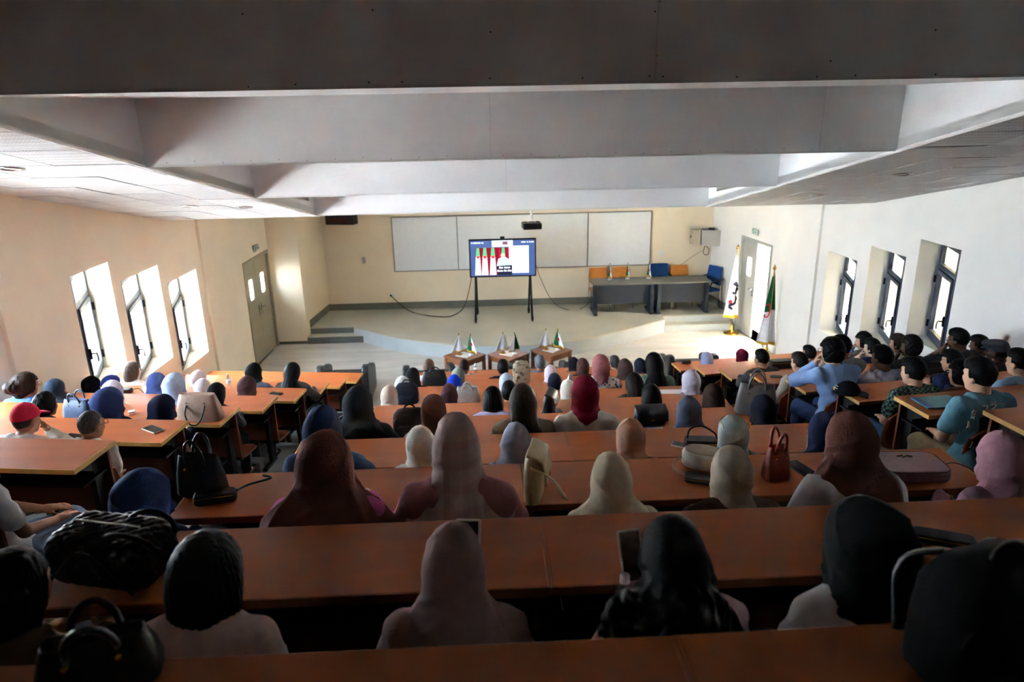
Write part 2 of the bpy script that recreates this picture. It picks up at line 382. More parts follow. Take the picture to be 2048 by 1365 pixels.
# ---- ceiling: sloping tiled soffits along the walls, stepped bulkheads between them
def slope_z(y): return 3.415 - 0.235 * (y - 11.05)
def in_l(y): return -2.46 - 0.070 * (11.05 - y)
def in_r(y): return 3.45 + 0.035 * (11.05 - y)
ceil = struct(node('ceiling'))
YBK = [4.0, 6.3, 8.6, 10.95]
zb = [slope_z(y) for y in YBK]
MB().prism([(-6.2, 11.06), (7.4, 11.06), (7.4, 17.4), (-6.2, 17.4)], zb[3], zb[3] + 0.25).build('front_slab', M_ceil, ceil)
MB().span((in_l(4) - 0.3, YR - 0.2, 5.95), (in_r(4) + 0.3, 4.0, 6.2)).build('rear_slab', mat('rear_slab_paint', (205, 202, 198), 0.85, 0.15), ceil)
for i, y in enumerate(YBK):
    y1 = YBK[i + 1] if i < 3 else 11.05
    poly = [(in_l(y) - 0.05, y), (in_r(y) + 0.05, y), (in_r(y1) + 0.05, y1), (in_l(y1) - 0.05, y1)]
    b = MB().prism(poly, zb[i], zb[i] + (0.95 if i == 0 else 0.62)).build('bulkhead', M_ceil, ceil)
    MB().span((in_l(y), y - 0.006, zb[i] - 0.004), (in_r(y), y + 0.02, zb[i] + 0.012)).build('corner_bead', M_bar, b)
    seams = {0: [at(1312, 120, Y=4.0).x], 1: [at(980, 240, Y=6.3).x, at(1645, 240, Y=6.3).x], 2: [at(1012, 350, Y=8.6).x], 3: []}[i]
    for sx in seams:
        MB().span((sx - 0.004, y - 0.003, zb[i] + 0.01), (sx + 0.004, y + 0.01, zb[i] + 0.6)).build('panel_joint', M_bar, b)
    if i == 0:
        sm = MB(); rr = random.Random(3)
        for px_, py_ in ((46, 196), (252, 187), (277, 189), (385, 180), (497, 174), (591, 169), (738, 165), (804, 164), (980, 157), (1165, 156), (1314, 112), (1313, 127), (1299, 152), (1326, 153), (1474, 154), (1634, 153), (1711, 151), (1661, 122), (485, 28), (745, 20), (981, 64), (1319, 3), (1310, 23), (1871, 60), (1871, 149)):
            p = at(px_, py_, Y=4.0)
            if p.z > zb[0] + 0.004: sm.lathe([(0.0045, -0.001), (0.004, 0.0012)], seg=8, M=Matrix.Translation((p.x, 3.9985, p.z)) @ Matrix.Rotation(R(90), 4, 'X'))
        so = sm.build('screw_heads', M_black, b); so['kind'] = 'stuff'
    if i == 1:
        sm = MB()
        for j in range(26):
            p = at(335 + j * 56, 335 - j * 1.35, Y=6.3); sm.lathe([(0.004, -0.001), (0.0035, 0.0012)], seg=8, M=Matrix.Translation((p.x, 6.2985, zb[1] + 0.03 + 0.008 * math.sin(j * 2.1))) @ Matrix.Rotation(R(90), 4, 'X'))
        so = sm.build('screw_heads', mat('filler_grey', (120, 118, 114), 0.8, 0.2), b); so['kind'] = 'stuff'
# cheeks of the recess: triangular panels between bulkhead soffit and sloping edge
for fn, sgn in ((in_l, -1), (in_r, 1)):
    for i in range(-1, 3):
        if i < 0: ya, yb_, za, zt = YR, 4.0, slope_z(YR), 6.0
        else: ya, yb_, za, zt = YBK[i], YBK[i + 1], zb[i], zb[i]
        pts = [(fn(ya), ya, slope_z(ya)), (fn(yb_), yb_, slope_z(yb_)), (fn(yb_), yb_, zt + 0.05), (fn(ya), ya, zt + 0.05)]
        if i < 0: pts = [(fn(ya), ya, min(6.0, slope_z(ya))), (fn(yb_), yb_, slope_z(yb_)), (fn(yb_), yb_, 6.0), (fn(ya), ya, 6.2)]
        ck = MB().plate(pts, (sgn, 0, 0), 0.04).build('recess_cheek', M_ceil, ceil)
        if i == 2:
            q = MB(); y0, y1 = YBK[2] + 0.55, YBK[3] - 0.35
            q.plate([(fn(y0) - sgn * 0.012, y0, slope_z(y0) + 0.26), (fn(y1) - sgn * 0.012, y1, slope_z(y1) + 0.18), (fn(y1) - sgn * 0.012, y1, zb[2] - 0.02), (fn(y0) - sgn * 0.012, y0, zb[2] - 0.02)], (sgn, 0, 0), 0.012)
            q.build('vent_panel', mat('vent_grey', (150, 146, 138), 0.7, 0.2), ck)
# soffits with their tiles
for side in (-1, 1):
    fin = in_l if side < 0 else in_r; fwl = wl if side < 0 else wr
    edge = lambda y: (fin(y), fwl(y))
    ys = [YR, 11.05]
    poly = [(fin(YR), YR), (fin(11.05), 11.05), (fwl(11.05) + side * 0.1, 11.05), (fwl(YR) + side * 0.1, YR)]
    if side < 0: poly = poly[::-1]
    if side < 0: poly = [(fwl(YR) - 0.1, YR), (fin(YR), YR), (fin(11.05), 11.05), (fwl(11.05) - 0.1, 11.05)]
    else: poly = [(fin(YR), YR), (fwl(YR) + 0.1, YR), (fwl(11.05) + 0.1, 11.05), (fin(11.05), 11.05)]
    zf = lambda x, y: slope_z(y)
    so = MB().prism(poly, lambda x, y: zf(x, y) + 0.004, lambda x, y: zf(x, y) + 0.10).build('soffit', M_bar, ceil)
    y = 11.05; r_i = 0
    nrm = Vector((0, -0.235, -1)).normalized()
    while y > 1.5:
        y2 = y - 0.62
        cols = 5
        for c in range(cols):
            wd = 0.60
            def xx(c_, yy):
                x = fin(yy) + side * (0.03 + c_ * wd); lim = fwl(yy) - side * 0.01
                return max(x, lim) if side < 0 else min(x, lim)
            p = [(xx(c, y2), y2), (xx(c + 1, y2), y2), (xx(c + 1, y), y), (xx(c, y), y)]
            if abs(p[1][0] - p[0][0]) < 0.06: continue
            g = 0.009
            sg = side
            p = [(p[0][0] + sg * g, p[0][1] + g), (p[1][0] - sg * g, p[1][1] + g), (p[2][0] - sg * g, p[2][1] - g), (p[3][0] + sg * g, p[3][1] - g)]
            P = [(a, b_, slope_z(b_) - 0.006) for a, b_ in p]
            sag = 0.006 * ((r_i * 7 + c * 3) % 4 == 1)
            plain_tile = ((r_i // 2 + c) % 4 == 1)
            t = MB().plate([(a, b_, z_ - sag) for a, b_, z_ in P], (0, 0.0, 1), 0.008).build('ceiling_tile', M_tile if plain_tile else M_perf, so)
        y = y2; r_i += 1
    tr = MB().tube([(fin(1.5), 1.5, slope_z(1.5)), (fin(11.05), 11.05, slope_z(11.05))], 0.016, 6); tr.build('edge_trim', M_bar, so)
    spots = ((4.55, 7.76), (4.51, 9.60)) if side > 0 else ((-3.82, 6.18), (-3.04, 9.47), (-3.63, 9.21))
    for x_, y_ in spots:
        z_ = slope_z(y_) - 0.008; MM = Matrix.Translation((x_, y_, z_)) @ Matrix.Rotation(math.atan(-0.235), 4, 'X')
        dl = MB().lathe([(0.10, 0.004), (0.105, -0.006), (0.085, -0.012), (0.07, -0.004), (0.066, 0.006)], seg=24, M=MM).build('downlight', M_chrome, so, smooth=True)
        MB().lathe([(0.064, 0.002), (0.05, -0.003), (0.0, -0.005)][:2] + [(0.001, -0.004)], seg=20, M=MM).build('lens', M_white, dl)

# ---- stage
stage = struct(node('floor_stage'))
SZ = 0.30
edge = [(-2.93, 15.47), (-2.58, 15.19), (-2.2, 14.86), (-1.85, 14.60), (-1.26, 14.29), (-0.74, 14.08), (-0.2, 13.94), (0.3, 13.87), (0.8, 13.85), (1.31, 13.90), (1.84, 14.05), (2.41, 14.34), (3.13, 14.78), (4.04, 15.37), (4.06, 15.66)]
top_poly = [(-3.90, 15.55), (-2.93, 15.55)] + edge + [(5.62, 15.66), (5.52, YB), (-3.76, YB)]
MB().prism(top_poly, SZ - 0.02, SZ).build('stage_top', M_stage, stage)
fr = MB(); ee = [(-2.70, 15.30)] + edge[1:14]
for a, b in zip(edge[:-1], edge[1:]): fr.add([(a[0], a[1] + 0.01, 0), (b[0], b[1] + 0.01, 0), (b[0], b[1] + 0.01, SZ - 0.02), (a[0], a[1] + 0.01, SZ - 0.02)], [(0, 1, 2, 3)])
fr.build('stage_front', M_sfront, stage)
MB().span((-3.93, 15.30, 0), (-2.70, 15.56, 0.15)).build('step', M_riser, stage, bevel=0.006)
MB().span((-3.91, 15.295, 0.150), (-2.70, 15.56, 0.155)).build('step_tread', M_stage, stage)
MB().span((-3.91, 15.555, 0.15), (-2.93, 15.57, SZ - 0.02)).build('riser', M_riser, stage)
MB().prism([(-2.93, 15.47), (-2.70, 15.30), (-2.70, 15.31), (-2.93, 15.57)], 0, SZ - 0.02).build('step_cheek', M_sfront, stage)
MB().span((4.06, 15.40, 0), (5.62, 15.67, 0.15)).build('step', M_sfront, stage, bevel=0.006)
MB().span((4.06, 15.395, 0.150), (5.62, 15.67, 0.155)).build('step_tread', M_stage, stage)
MB().span((4.06, 15.65, 0.15), (5.62, 15.68, SZ - 0.02)).build('riser', M_sfront, stage)
struct(MB().span((-3.76, YB - 0.018, SZ), (5.5, YB, SZ + 0.16)).build('baseboard_back', M_base))
struct(MB().prism([(-3.91, 15.56), (-3.89, 15.56), (-3.74, YB - 0.02), (-3.76, YB - 0.02)], SZ, SZ + 0.17).build('baseboard_left', M_base))
struct(MB().prism([(wr(15.66) - 0.03, 15.66), (wr(15.66), 15.66), (wr(16.93), 16.93), (wr(16.93) - 0.03, 16.93)], SZ, SZ + 0.16).build('baseboard_right', M_base))
struct(MB().span((-4.57, 15.34, 0), (-3.93, 15.36, 0.06)).build('baseboard_return', M_base))

# ---- outside: paved yard, invented wall beyond right-hand windows, porch, added covers blocking light
M_yard = mat('yard_paving', (188, 186, 182), 0.8, 0.2, var=0.1, scale=2)
struct(MB().span((-60, -50, -0.6), (60, 70, -0.3)).build('ground_yard', M_yard))
struct(MB().span((7.9, -4, -0.3), (8.2, 13.4, 6.2)).build('wall_invented_right', mat('invented_wall_cream', (226, 214, 176), 0.85, 0.2, var=0.04, scale=1)))  # invented wall: gives the right panes a cream tone and dims their sky
struct(MB().span((6.3, -3.6, 4.6), (7.9, 11.9, 4.75)).build('sky_block_right', M_ceil))  # unseen cover added to cut sky light reaching the right windows
struct(MB().span((6.25, 13.5, -0.1), (9.6, 17.2, 0.006)).build('floor_porch', mat('porch_tiles', (196, 176, 150), 0.5, 0.3, var=0.08, scale=3)))
struct(MB().span((8.4, 13.4, -0.1), (8.6, 17.2, 3.0)).build('wall_porch', mat('porch_wall', (230, 214, 184), 0.85, 0.2, var=0.04, scale=1)))
struct(MB().span((-6.6, -3.0, 6.2), (8.6, 17.6, 6.4)).build('roof_leak_cover', M_ceil))  # unseen cover added above the ceiling so no sky light leaks in
struct(MB().span((6.3, 13.4, 2.9), (7.45, 17.2, 3.0)).build('sun_block_porch', M_ceil))  # unseen cover added to limit sun at the door to a strip

# ================================================================== DESKS AND SEATS
M_desk = mat('cherry_laminate', (176, 93, 48), 0.38, 0.28, var=0.10, scale=2.2, stretch=(0.6, 5, 1))
M_edge = mat('pale_edge_band', (205, 158, 88), 0.5, 0.35, var=0.08, scale=6)
M_edge2 = mat('edge_band_shaded', (128, 70, 40), 0.5, 0.3, var=0.08, scale=6)  # desk colour darkened for the shade on the near edges
M_panel = mat('brown_laminate_panel', (120, 62, 38), 0.45, 0.35, var=0.10, scale=3)
M_ply = mat('moulded_plywood', (134, 66, 38), 0.4, 0.4, var=0.10, scale=5, stretch=(1, 1, 5))
DD, DT = 0.41, 0.032                       # desktop depth and thickness
def desk(name_label, group, xa, xb, k, side, ends=(1, 1)):
    """one fixed lecture desk between xa and xb in row k; its far edge follows the row line"""
    ya, yb = 1.30 + k + fan(xa), 1.30 + k + fan(xb)
    c = Vector(((xa + xb) / 2, (ya + yb) / 2, tier_z(k))); u = Vector((xb - xa, yb - ya, 0)); W = u.length
    rz = math.atan2(u.y, u.x)
    t = thing('lecture_desk', name_label, 'desk', c, rz, group)
    h = W / 2 - 0.001; e = 0.006
    MB().span((-h + e, -DD + e, 0.75 - DT), (h - e, 0, 0.75)).build('desktop', M_desk, t, bevel=0.003)
    for sx, on in ((-1, ends[0]), (1, ends[1])): MB().span((sx * (h - e), -DD + e, 0.75 - DT - 0.001), (sx * h, 0, 0.7495)).build('edge_band', M_edge if on else M_desk, t)
    MB().span((-h, -DD, 0.75 - DT - 0.001), (h, -DD + e, 0.7495)).build('edge_band', M_edge if side < 0 else M_edge2, t)
    MB().span((-h + 0.03, -0.055, 0.24), (h - 0.03, -0.035, 0.75 - DT)).build('front_panel', M_panel, t)
    MB().span((-h + 0.05, -0.30, 0.56), (h - 0.05, -0.06, 0.575)).build('book_shelf', M_steel, t)
    for sx in (-h + 0.10, h - 0.10):
        l = MB().span((sx - 0.02, -0.15, 0.02), (sx + 0.02, -0.07, 0.75 - DT)).span((sx - 0.022, -0.32, 0), (sx + 0.022, -0.03, 0.03))
        l.add([(sx - 0.018, -0.15, 0.60), (sx + 0.018, -0.15, 0.60), (sx + 0.018, -0.36, 0.716), (sx - 0.018, -0.36, 0.716), (sx - 0.018, -0.15, 0.716), (sx + 0.018, -0.15, 0.716)], [(0, 1, 2, 3), (4, 3, 2, 5), (0, 3, 4), (1, 5, 2)])
        l.build('leg', M_steel, t)
    return t
CL = {0: -1.58, 1: -1.44, 2: -1.46, 3: -1.22, 4: -1.14, 5: -1.06}
CRX = {0: 2.9, 1: 2.62, 2: 2.36, 3: 2.19, 4: 2.18, 5: 2.24}
def c_l(k): return CL.get(k, -1.12)
def c_r(k): return CRX.get(k, 2.26)
def l_r(k): return -2.06 - 0.057 * (10 - k)
RLX = {10: 3.14, 9: 3.22, 8: 3.27, 7: 3.33, 6: 3.35, 5: 3.38, 4: 3.38, 3: 3.40, 2: 3.42}
SEAM = {1: 0.18, 2: 0.16, 3: 0.50}
for k in range(ROWS):
    o = ORD[k]; sm = SEAM.get(k, 0.55 if k > 2 else 0.4)
    desk('orange cherry laminate desk, left half of the %s centre row from the camera' % o, 'centre block desks', c_l(k), sm, k, 0, (1, 0))
    desk('orange cherry laminate desk, right half of the %s centre row from the camera' % o, 'centre block desks', sm, c_r(k), k, 0, (0, 1))
for k in range(2, ROWS):
    y = 1.7 + k
    desk('orange laminate desk beside the left window wall, %s row back from the stage' % ORD[10 - k], 'left block desks', wl(y) + 0.07, l_r(k), k, -1)
    desk('orange laminate desk beside the right window wall, %s row back from the stage' % ORD[10 - k], 'right block desks', RLX[k], wr(y) - 0.09, k, 1)

# moulded plywood tip-up seats, one fixed row of them behind each desk
def seat_meshes():
    def back(u, v):
        x = (u - 0.5) * 0.44; z = 0.52 + v * 0.36
        rx = max(0, abs(x) - 0.14) / 0.08
        z = min(z, 0.88 - 0.07 * rx * rx) if v > 0.5 else max(z, 0.52 + 0.05 * rx * rx)
        return (x, 0.10 - 0.06 * v + 0.5 * x * x + 0.03 * math.sin(v * 3.1), z)
    def pan(u, v):
        x = (u - 0.5) * 0.42; y = 0.13 + v * 0.36
        rx = max(0, abs(x) - 0.13) / 0.08
        y = min(y, 0.49 - 0.06 * rx * rx)
        return (x, y, 0.435 - 0.02 * math.sin(v * 3.1) + 0.3 * x * x - 0.02 * v * v)
    b = MB().sheet(back, 12, 10, -0.014).mesh('backrest', True); p = MB().sheet(pan, 12, 10, 0.014).mesh('seat_pan', True)
    br = MB().span((-0.02, 0.02, 0.03), (0.02, 0.07, 0.60)).span((-0.02, 0.04, 0.38), (0.02, 0.34, 0.41)).span((-0.05, 0.0, 0.0), (0.05, 0.20, 0.03)).mesh('bracket')
    return b, p, br
ME_back, ME_pan, ME_br = seat_meshes()
def seat_row(label, group, xs, k):
    xm = sum(xs) / len(xs); y = 0.30 + k + fan(xm)
    rz = math.atan2(fan(xs[-1]) - fan(xs[0]), xs[-1] - xs[0]) if len(xs) > 1 else 0
    t = thing('seat_row', label, 'seats', (xm, y, tier_z(k)), rz, group)
    MB().span((xs[0] - xm - 0.25, 0.045, 0.46), (xs[-1] - xm + 0.25, 0.075, 0.50)).build('beam', M_steel, t)
    for x in xs:
        lx = (x - xm) / math.cos(rz)
        link('backrest', ME_back, M_ply, t, loc=(lx, 0, 0)); link('seat_pan', ME_pan, M_ply, t, loc=(lx, 0, 0)); link('bracket', ME_br, M_steel, t, loc=(lx, 0, 0))
    return t
CSEATS = [-0.93, -0.37, 0.21, 0.79, 1.37, 1.92]
for k in range(1, ROWS):
    seat_row('brown moulded plywood seats bolted behind the %s centre desk row from the camera' % ORD[k], 'plywood seat rows', CSEATS, k)
for k in range(3, ROWS):
    n = 4
    seat_row('brown plywood seats behind the left wall desk, %s row back from the stage' % ORD[10 - k], 'plywood seat rows', [l_r(k) - 0.38 - 0.57 * i for i in range(n)][::-1], k)
    seat_row('brown plywood seats behind the right wall desk, %s row back from the stage' % ORD[10 - k], 'plywood seat rows', [RLX[k] + 0.26 + 0.57 * i for i in range(n)], k)

# ================================================================== STAGE AND FRONT OF THE HALL
def rect_plate(mb, x0, x1, z0, z1, y, t): mb.span((x0, y, z0), (x1, y + t, z1)); return mb
# ---- whiteboard in three panels
bt, bb = 2.50, 1.24
x0, x1 = at(783, 437, Y=YB).x, at(1303, 424, Y=YB).x
xs1, xs2 = at(913, 432, Y=YB).x, at(1176, 424, Y=YB).x
wbd = thing('whiteboard', 'long grey-white whiteboard of three panels across the back wall', 'whiteboard', (0, YB, 0))
M_wbd = mat('whiteboard_enamel', (222, 224, 225), 0.35, 0.4, var=0.02)
M_wfr = mat('board_frame_alu', (150, 146, 138), 0.4, 0.5, metal=0.6, var=0.05)
for a, b in ((x0, xs1), (xs1, xs2), (xs2, x1)):
    MB().span((a + 0.012, -0.03, bb), (b - 0.012, -0.004, bt)).build('panel', M_wbd, wbd)
fr = MB().span((x0 - 0.02, -0.04, bt), (x1 + 0.02, -0.002, bt + 0.025)).span((x0 - 0.02, -0.04, bb - 0.025), (x1 + 0.02, -0.002, bb))
fr.span((x0 - 0.02, -0.04, bb), (x0 + 0.012, -0.002, bt)).span((x1 - 0.012, -0.04, bb), (x1 + 0.02, -0.002, bt))
fr.build('frame', M_wfr, wbd)
for a in (xs1, xs2): MB().span((a - 0.012, -0.042, bb), (a + 0.012, -0.002, bt)).build('joint_strip', M_wfr, wbd)

# ---- display on a wheeled stand
TVY = 15.62
tl, tr_ = at(937, 480, Y=TVY), at(1072, 476, Y=TVY); tb = at(940, 556, Y=TVY).z
TW = tr_.x - tl.x; TH = tl.z - tb; tcx = (tl.x + tr_.x) / 2
tv = thing('tv_display', 'large flat display showing a video call, on a wheeled stand on stage', 'television', (tcx, TVY, SZ))
zc = (tl.z + tb) / 2 - SZ
MB().span((-TW / 2, 0, zc - TH / 2), (TW / 2, 0.06, zc + TH / 2)).build('bezel', M_black, tv, bevel=0.006)
MB().span((-0.05, 0.0, zc + TH / 2 + 0.002), (0.05, 0.05, zc + TH / 2 + 0.05)).build('webcam', M_black, tv, bevel=0.008)
ES = 0.16
def scr(nm, col, pts, lift, parent, es=ES):
    mb = MB(); mb.plate([(-TW / 2 + 0.03 + px_ * (TW - 0.06), -0.002 - lift, zc + TH / 2 - 0.03 - py_ * (TH - 0.06)) for px_, py_ in pts], (0, 1, 0), 0.0008)
    return mb.build(nm, mat('screen_%d_%d_%d' % col, col, 0.3, 0.3, emit=col, es=es, var=0.02), parent)
def q(a, b, c, d): return [(a, b), (a, d), (c, d), (c, b)]
scn = scr('screen', (60, 80, 125), q(0, 0, 1, 1), 0.0, tv)
scr('video_backdrop', (120, 12, 36), q(0.08, 0.20, 0.62, 0.98), 0.001, scn)
for a in (0.12, 0.23, 0.36, 0.44, 0.58): scr('curtain_fold', (160, 20, 50), q(a, 0.20, a + 0.025, 0.9), 0.0016, scn)
scr('side_panel', (236, 240, 246), q(0.60, 0.16, 0.905, 0.93), 0.0022, scn)
scr('thumbnail', (190, 212, 236), q(0.335, 0.0, 0.66, 0.18), 0.002, scn)
scr('thumbnail_figure', (236, 236, 240), q(0.36, 0.04, 0.46, 0.18), 0.003, scn); scr('thumbnail_figure', (110, 70, 90), q(0.50, 0.03, 0.58, 0.12), 0.003, scn)
for a, w_ in ((0.08, 0.07), (0.185, 0.075), (0.31, 0.075), (0.475, 0.07)):
    scr('shown_flag_green', (60, 190, 120), [(a + w_ * 0.25, 0.20), (a + w_ * 0.05, 0.46), (a + w_ * 0.95, 0.46), (a + w_ * 0.75, 0.20)], 0.003, scn)
    scr('shown_flag_white', (240, 244, 250), [(a + w_ * 0.05, 0.46), (a - w_ * 0.2, 0.97), (a + w_ * 1.15, 0.97), (a + w_ * 0.95, 0.46)], 0.0026, scn)
    scr('shown_flag_mark', (226, 50, 60), q(a + w_ * 0.2, 0.42, a + w_ * 0.85, 0.50), 0.0034, scn)
scr('shown_speaker_coat', (170, 205, 225), [(0.43, 0.52), (0.40, 0.74), (0.63, 0.74), (0.60, 0.54), (0.55, 0.48), (0.48, 0.48)], 0.004, scn)
scr('shown_speaker_head', (196, 170, 160), [(0.50 + 0.032 * math.cos(t), 0.42 + 0.065 * math.sin(t)) for t in [-i * 0.5236 for i in range(12)]], 0.005, scn)
scr('shown_lectern', (26, 28, 50), [(0.40, 0.72), (0.42, 0.985), (0.645, 0.985), (0.645, 0.70)], 0.0045, scn)
for r_, segs in ((0.755, ((0.44, 0.50), (0.52, 0.61))), (0.845, ((0.41, 0.50), (0.515, 0.56), (0.575, 0.635)))):
    for a, b in segs:
        scr('caption_word', (240, 240, 244), q(a, r_, b, r_ + 0.035), 0.0055, scn)
        scr('caption_word', (240, 240, 244), q(a + 0.01, r_ - 0.02, a + 0.018, r_ + 0.03), 0.0055, scn)
for a, b in ((0.02, 0.035), (0.05, 0.12), (0.125, 0.16), (0.175, 0.205), (0.79, 0.86), (0.88, 0.90), (0.915, 0.935), (0.945, 0.985)):
    scr('menu_text', (225, 232, 245), q(a, 0.045, b, 0.075), 0.002, scn)
for sx in (-1, 1):
    leg = MB().tube([(sx * (TW / 2 - 0.13), 0.08, zc - TH / 2 + 0.1), (sx * (TW / 2 - 0.10), -0.06, 0.10)], 0.024, 8).tube([(sx * (TW / 2 - 0.13), 0.10, zc - TH / 2 + 0.1), (sx * (TW / 2 - 0.14), 0.60, 0.10)], 0.024, 8)
    leg.build('stand_leg', M_steel, tv, smooth=True)
    for y_, x_ in ((-0.06, TW / 2 - 0.10), (0.60, TW / 2 - 0.14)):
        w_ = MB().lathe([(0.01, -0.02), (0.045, -0.018), (0.05, 0.0), (0.045, 0.018), (0.01, 0.02)], seg=16, M=Matrix.Translation((sx * x_, y_, 0.05)) @ Matrix.Rotation(R(90), 4, 'Y'))
        w_.span((sx * x_ - 0.028, y_ - 0.02, 0.05), (sx * x_ + 0.028, y_ + 0.02, 0.105)); w_.build('castor', M_black, tv)
MB().span((-TW / 2 + 0.1, 0.07, zc - 0.1), (TW / 2 - 0.1, 0.11, zc)).build('cross_rail', M_steel, tv)

# ---- cables on the stage
def cable(label, pts, m, r=0.008):
    return tag(MB().tube(pts, r, 6).build('cable', m, smooth=True), label, 'cable')
def smooth_path(P, n=8):
    P = [Vector(p) for p in P]; o = []
    for i in range(len(P) - 1):
        a, b, c, d = P[max(i - 1, 0)], P[i], P[i + 1], P[min(i + 2, len(P) - 1)]
        for j in range(n):
            t = j / n; o.append(0.5 * ((2 * b) + (c - a) * t + (2 * a - 5 * b + 4 * c - d) * t * t + (3 * b - a - 3 * c + d) * t ** 3))
    return o + [P[-1]]
f1 = SZ + 0.012
cable('dark cable drooping from the wall socket across the stage to the display', smooth_path([at(781, 591, Y=YB - 0.03), at(795, 604, Y=YB - 0.06), Vector((-1.75, 16.6, f1)), Vector((-1.2, 16.15, f1)), Vector((-0.75, 16.1, f1 + 0.02)), Vector((-0.45, 15.95, 0.62)), Vector((tl.x + 0.06, TVY + 0.07, 1.42))]), M_black, 0.009)
cable('thin dark cable running from the display to the stage table', smooth_path([Vector((tr_.x - 0.05, TVY + 0.08, 1.75)), Vector((tr_.x + 0.12, TVY + 0.3, 1.2)), Vector((1.6, 16.3, 0.55)), Vector((1.95, 16.4, f1)), Vector((2.3, 16.45, f1)), Vector((2.55, 16.4, 0.55))]), M_black, 0.006)

# ---- wall fittings
sw = tag(MB().span((at(728, 524, Y=YB).x - 0.045, YB - 0.04, 1.44), (at(728, 524, Y=YB).x + 0.045, YB, 1.60)).build('wall_switch', mat('switch_grey', (188, 184, 172), 0.5, 0.3), bevel=0.01), 'small grey wall switch box left of the whiteboard', 'switch')
for px_, py_, lb in ((782, 591, 'white wall socket with a dark plug beneath the whiteboard'), (793, 592, 'white wall socket without a plug beneath the whiteboard')):
    p = at(px_, py_, Y=YB)
    o = tag(MB().span((p.x - 0.04, YB - 0.012, p.z - 0.04), (p.x + 0.04, YB, p.z + 0.04)).build('wall_socket', M_white, bevel=0.004), lb, 'socket')
    if px_ == 782: MB().lathe([(0.022, 0), (0.024, 0.03), (0.01, 0.045)], seg=12, M=Matrix.Translation((p.x, YB - 0.012, p.z)) @ Matrix.Rotation(R(90), 4, 'X')).build('plug', M_black, o)
for px_ in (1319, 1325):
    p = at(px_, 507, Y=YB)
    tag(MB().span((p.x - 0.03, YB - 0.012, p.z - 0.045), (p.x + 0.03, YB, p.z + 0.045)).build('wall_socket', M_white, bevel=0.004), 'white wall socket right of the whiteboard, %s of the two' % ('first' if px_ == 1319 else 'second'), 'socket', 'sockets by the whiteboard')
def exit_sign(p, nx, rz, label):
    t = thing('exit_sign', label, 'sign', p, rz)
    MB().span((-0.13, -0.03, -0.06), (0.13, 0.0, 0.06)).build('housing', mat('sign_white', (196, 206, 196), 0.5, 0.3), t, bevel=0.006)
    f = MB().span((-0.115, -0.034, -0.045), (-0.02, -0.031, 0.045)).build('green_field', mat('sign_green', (40, 130, 84), 0.5, 0.3), t)
    g = MB().lathe([(0.012, 0), (0.010, 0.002)], seg=10, M=Matrix.Translation((-0.06, -0.034, 0.028)) @ Matrix.Rotation(R(90), 4, 'X'))
    g.tube([(-0.065, -0.036, 0.012), (-0.075, -0.036, -0.012), (-0.055, -0.036, -0.035)], 0.006, 5).tube([(-0.075, -0.036, -0.012), (-0.098, -0.036, -0.030)], 0.006, 5).tube([(-0.065, -0.036, 0.010), (-0.04, -0.036, -0.002)], 0.005, 5)
    g.build('running_figure', M_white, f)
    a = MB().tube([(0.02, -0.033, 0.0), (0.09, -0.033, 0.0)], 0.006, 5).tube([(0.06, -0.033, 0.028), (0.092, -0.033, 0.0), (0.06, -0.033, -0.028)], 0.006, 5)
    a.build('arrow', mat('sign_green', (40, 130, 84)), t)
exit_sign((wl(14.6) + 0.03, 14.6, 2.30), 1, R(90), 'small green exit sign above the closed taupe double door')
exit_sign((wr(14.85) - 0.03, 14.85, 2.33), 1, R(-90), 'small green exit sign above the half-open door')

# ---- speaker box under the ceiling, projector, conduit, equipment cabinet
a, b = at(649, 432, Y=16.4), at(710, 449, Y=16.4)
sp = thing('wall_speaker', 'long black wall speaker hung high in the stage corner', 'speaker', ((a.x + b.x) / 2, 16.75, 2.52), R(-8))
MB().prism([(-0.36, -0.16), (0.30, -0.20), (0.36, 0.0), (-0.36, 0.06)], -0.10, 0.12).build('cabinet', M_black, sp, bevel=0.012)
MB().prism([(-0.30, -0.175), (0.22, -0.207), (0.22, -0.195), (-0.30, -0.163)], -0.06, 0.06).build('grille', mat('grille_dark_red', (70, 22, 20), 0.6, 0.3), sp)
MB().span((-0.03, 0.0, -0.03), (0.03, 0.30, 0.03)).build('bracket', M_steel, sp)
p = at(1063, 451, Y=12.6)
pj = thing('projector', 'black projector hanging from the ceiling on a white pole', 'projector', p, R(4))
MB().span((-0.165, -0.15, -0.055), (0.165, 0.13, 0.055)).build('body', M_black, pj, bevel=0.02)
MB().lathe([(0.045, 0), (0.045, 0.03), (0.032, 0.034), (0.03, 0.01)], seg=20, M=Matrix.Translation((0.08, 0.13, 0)) @ Matrix.Rotation(R(-90), 4, 'X')).build('lens', mat('lens_glass', (30, 34, 44), 0.1, 0.6), pj)
for i in range(5): MB().span((-0.13 + i * 0.035, -0.152, -0.03), (-0.115 + i * 0.035, -0.149, 0.03)).build('vent_slot', M_steel, pj)
MB().lathe([(0.022, 0.10), (0.022, zb[3] - p.z)], seg=14).tube([(0, 0, 0.12), (-0.07, 0, 0.055)], 0.007, 6).tube([(0, 0, 0.12), (0.07, 0, 0.055)], 0.007, 6).build('pole', M_white, pj, smooth=True)
cd = at(1436, 440, Y=YB - 0.05)
tag(MB().span((cd.x - 0.03, YB - 0.04, 1.95), (cd.x + 0.03, YB - 0.005, 3.3)).build('cable_trunking', M_white), 'white cable trunking running up the corner above the equipment cabinet', 'trunking')
rk = thing('equipment_cabinet', 'grey wall equipment cabinet hanging open in the right stage corner', 'cabinet', (5.20, 16.62, 1.72), R(-14))
M_rk = mat('cabinet_grey', (170, 168, 162), 0.45, 0.4, var=0.04)
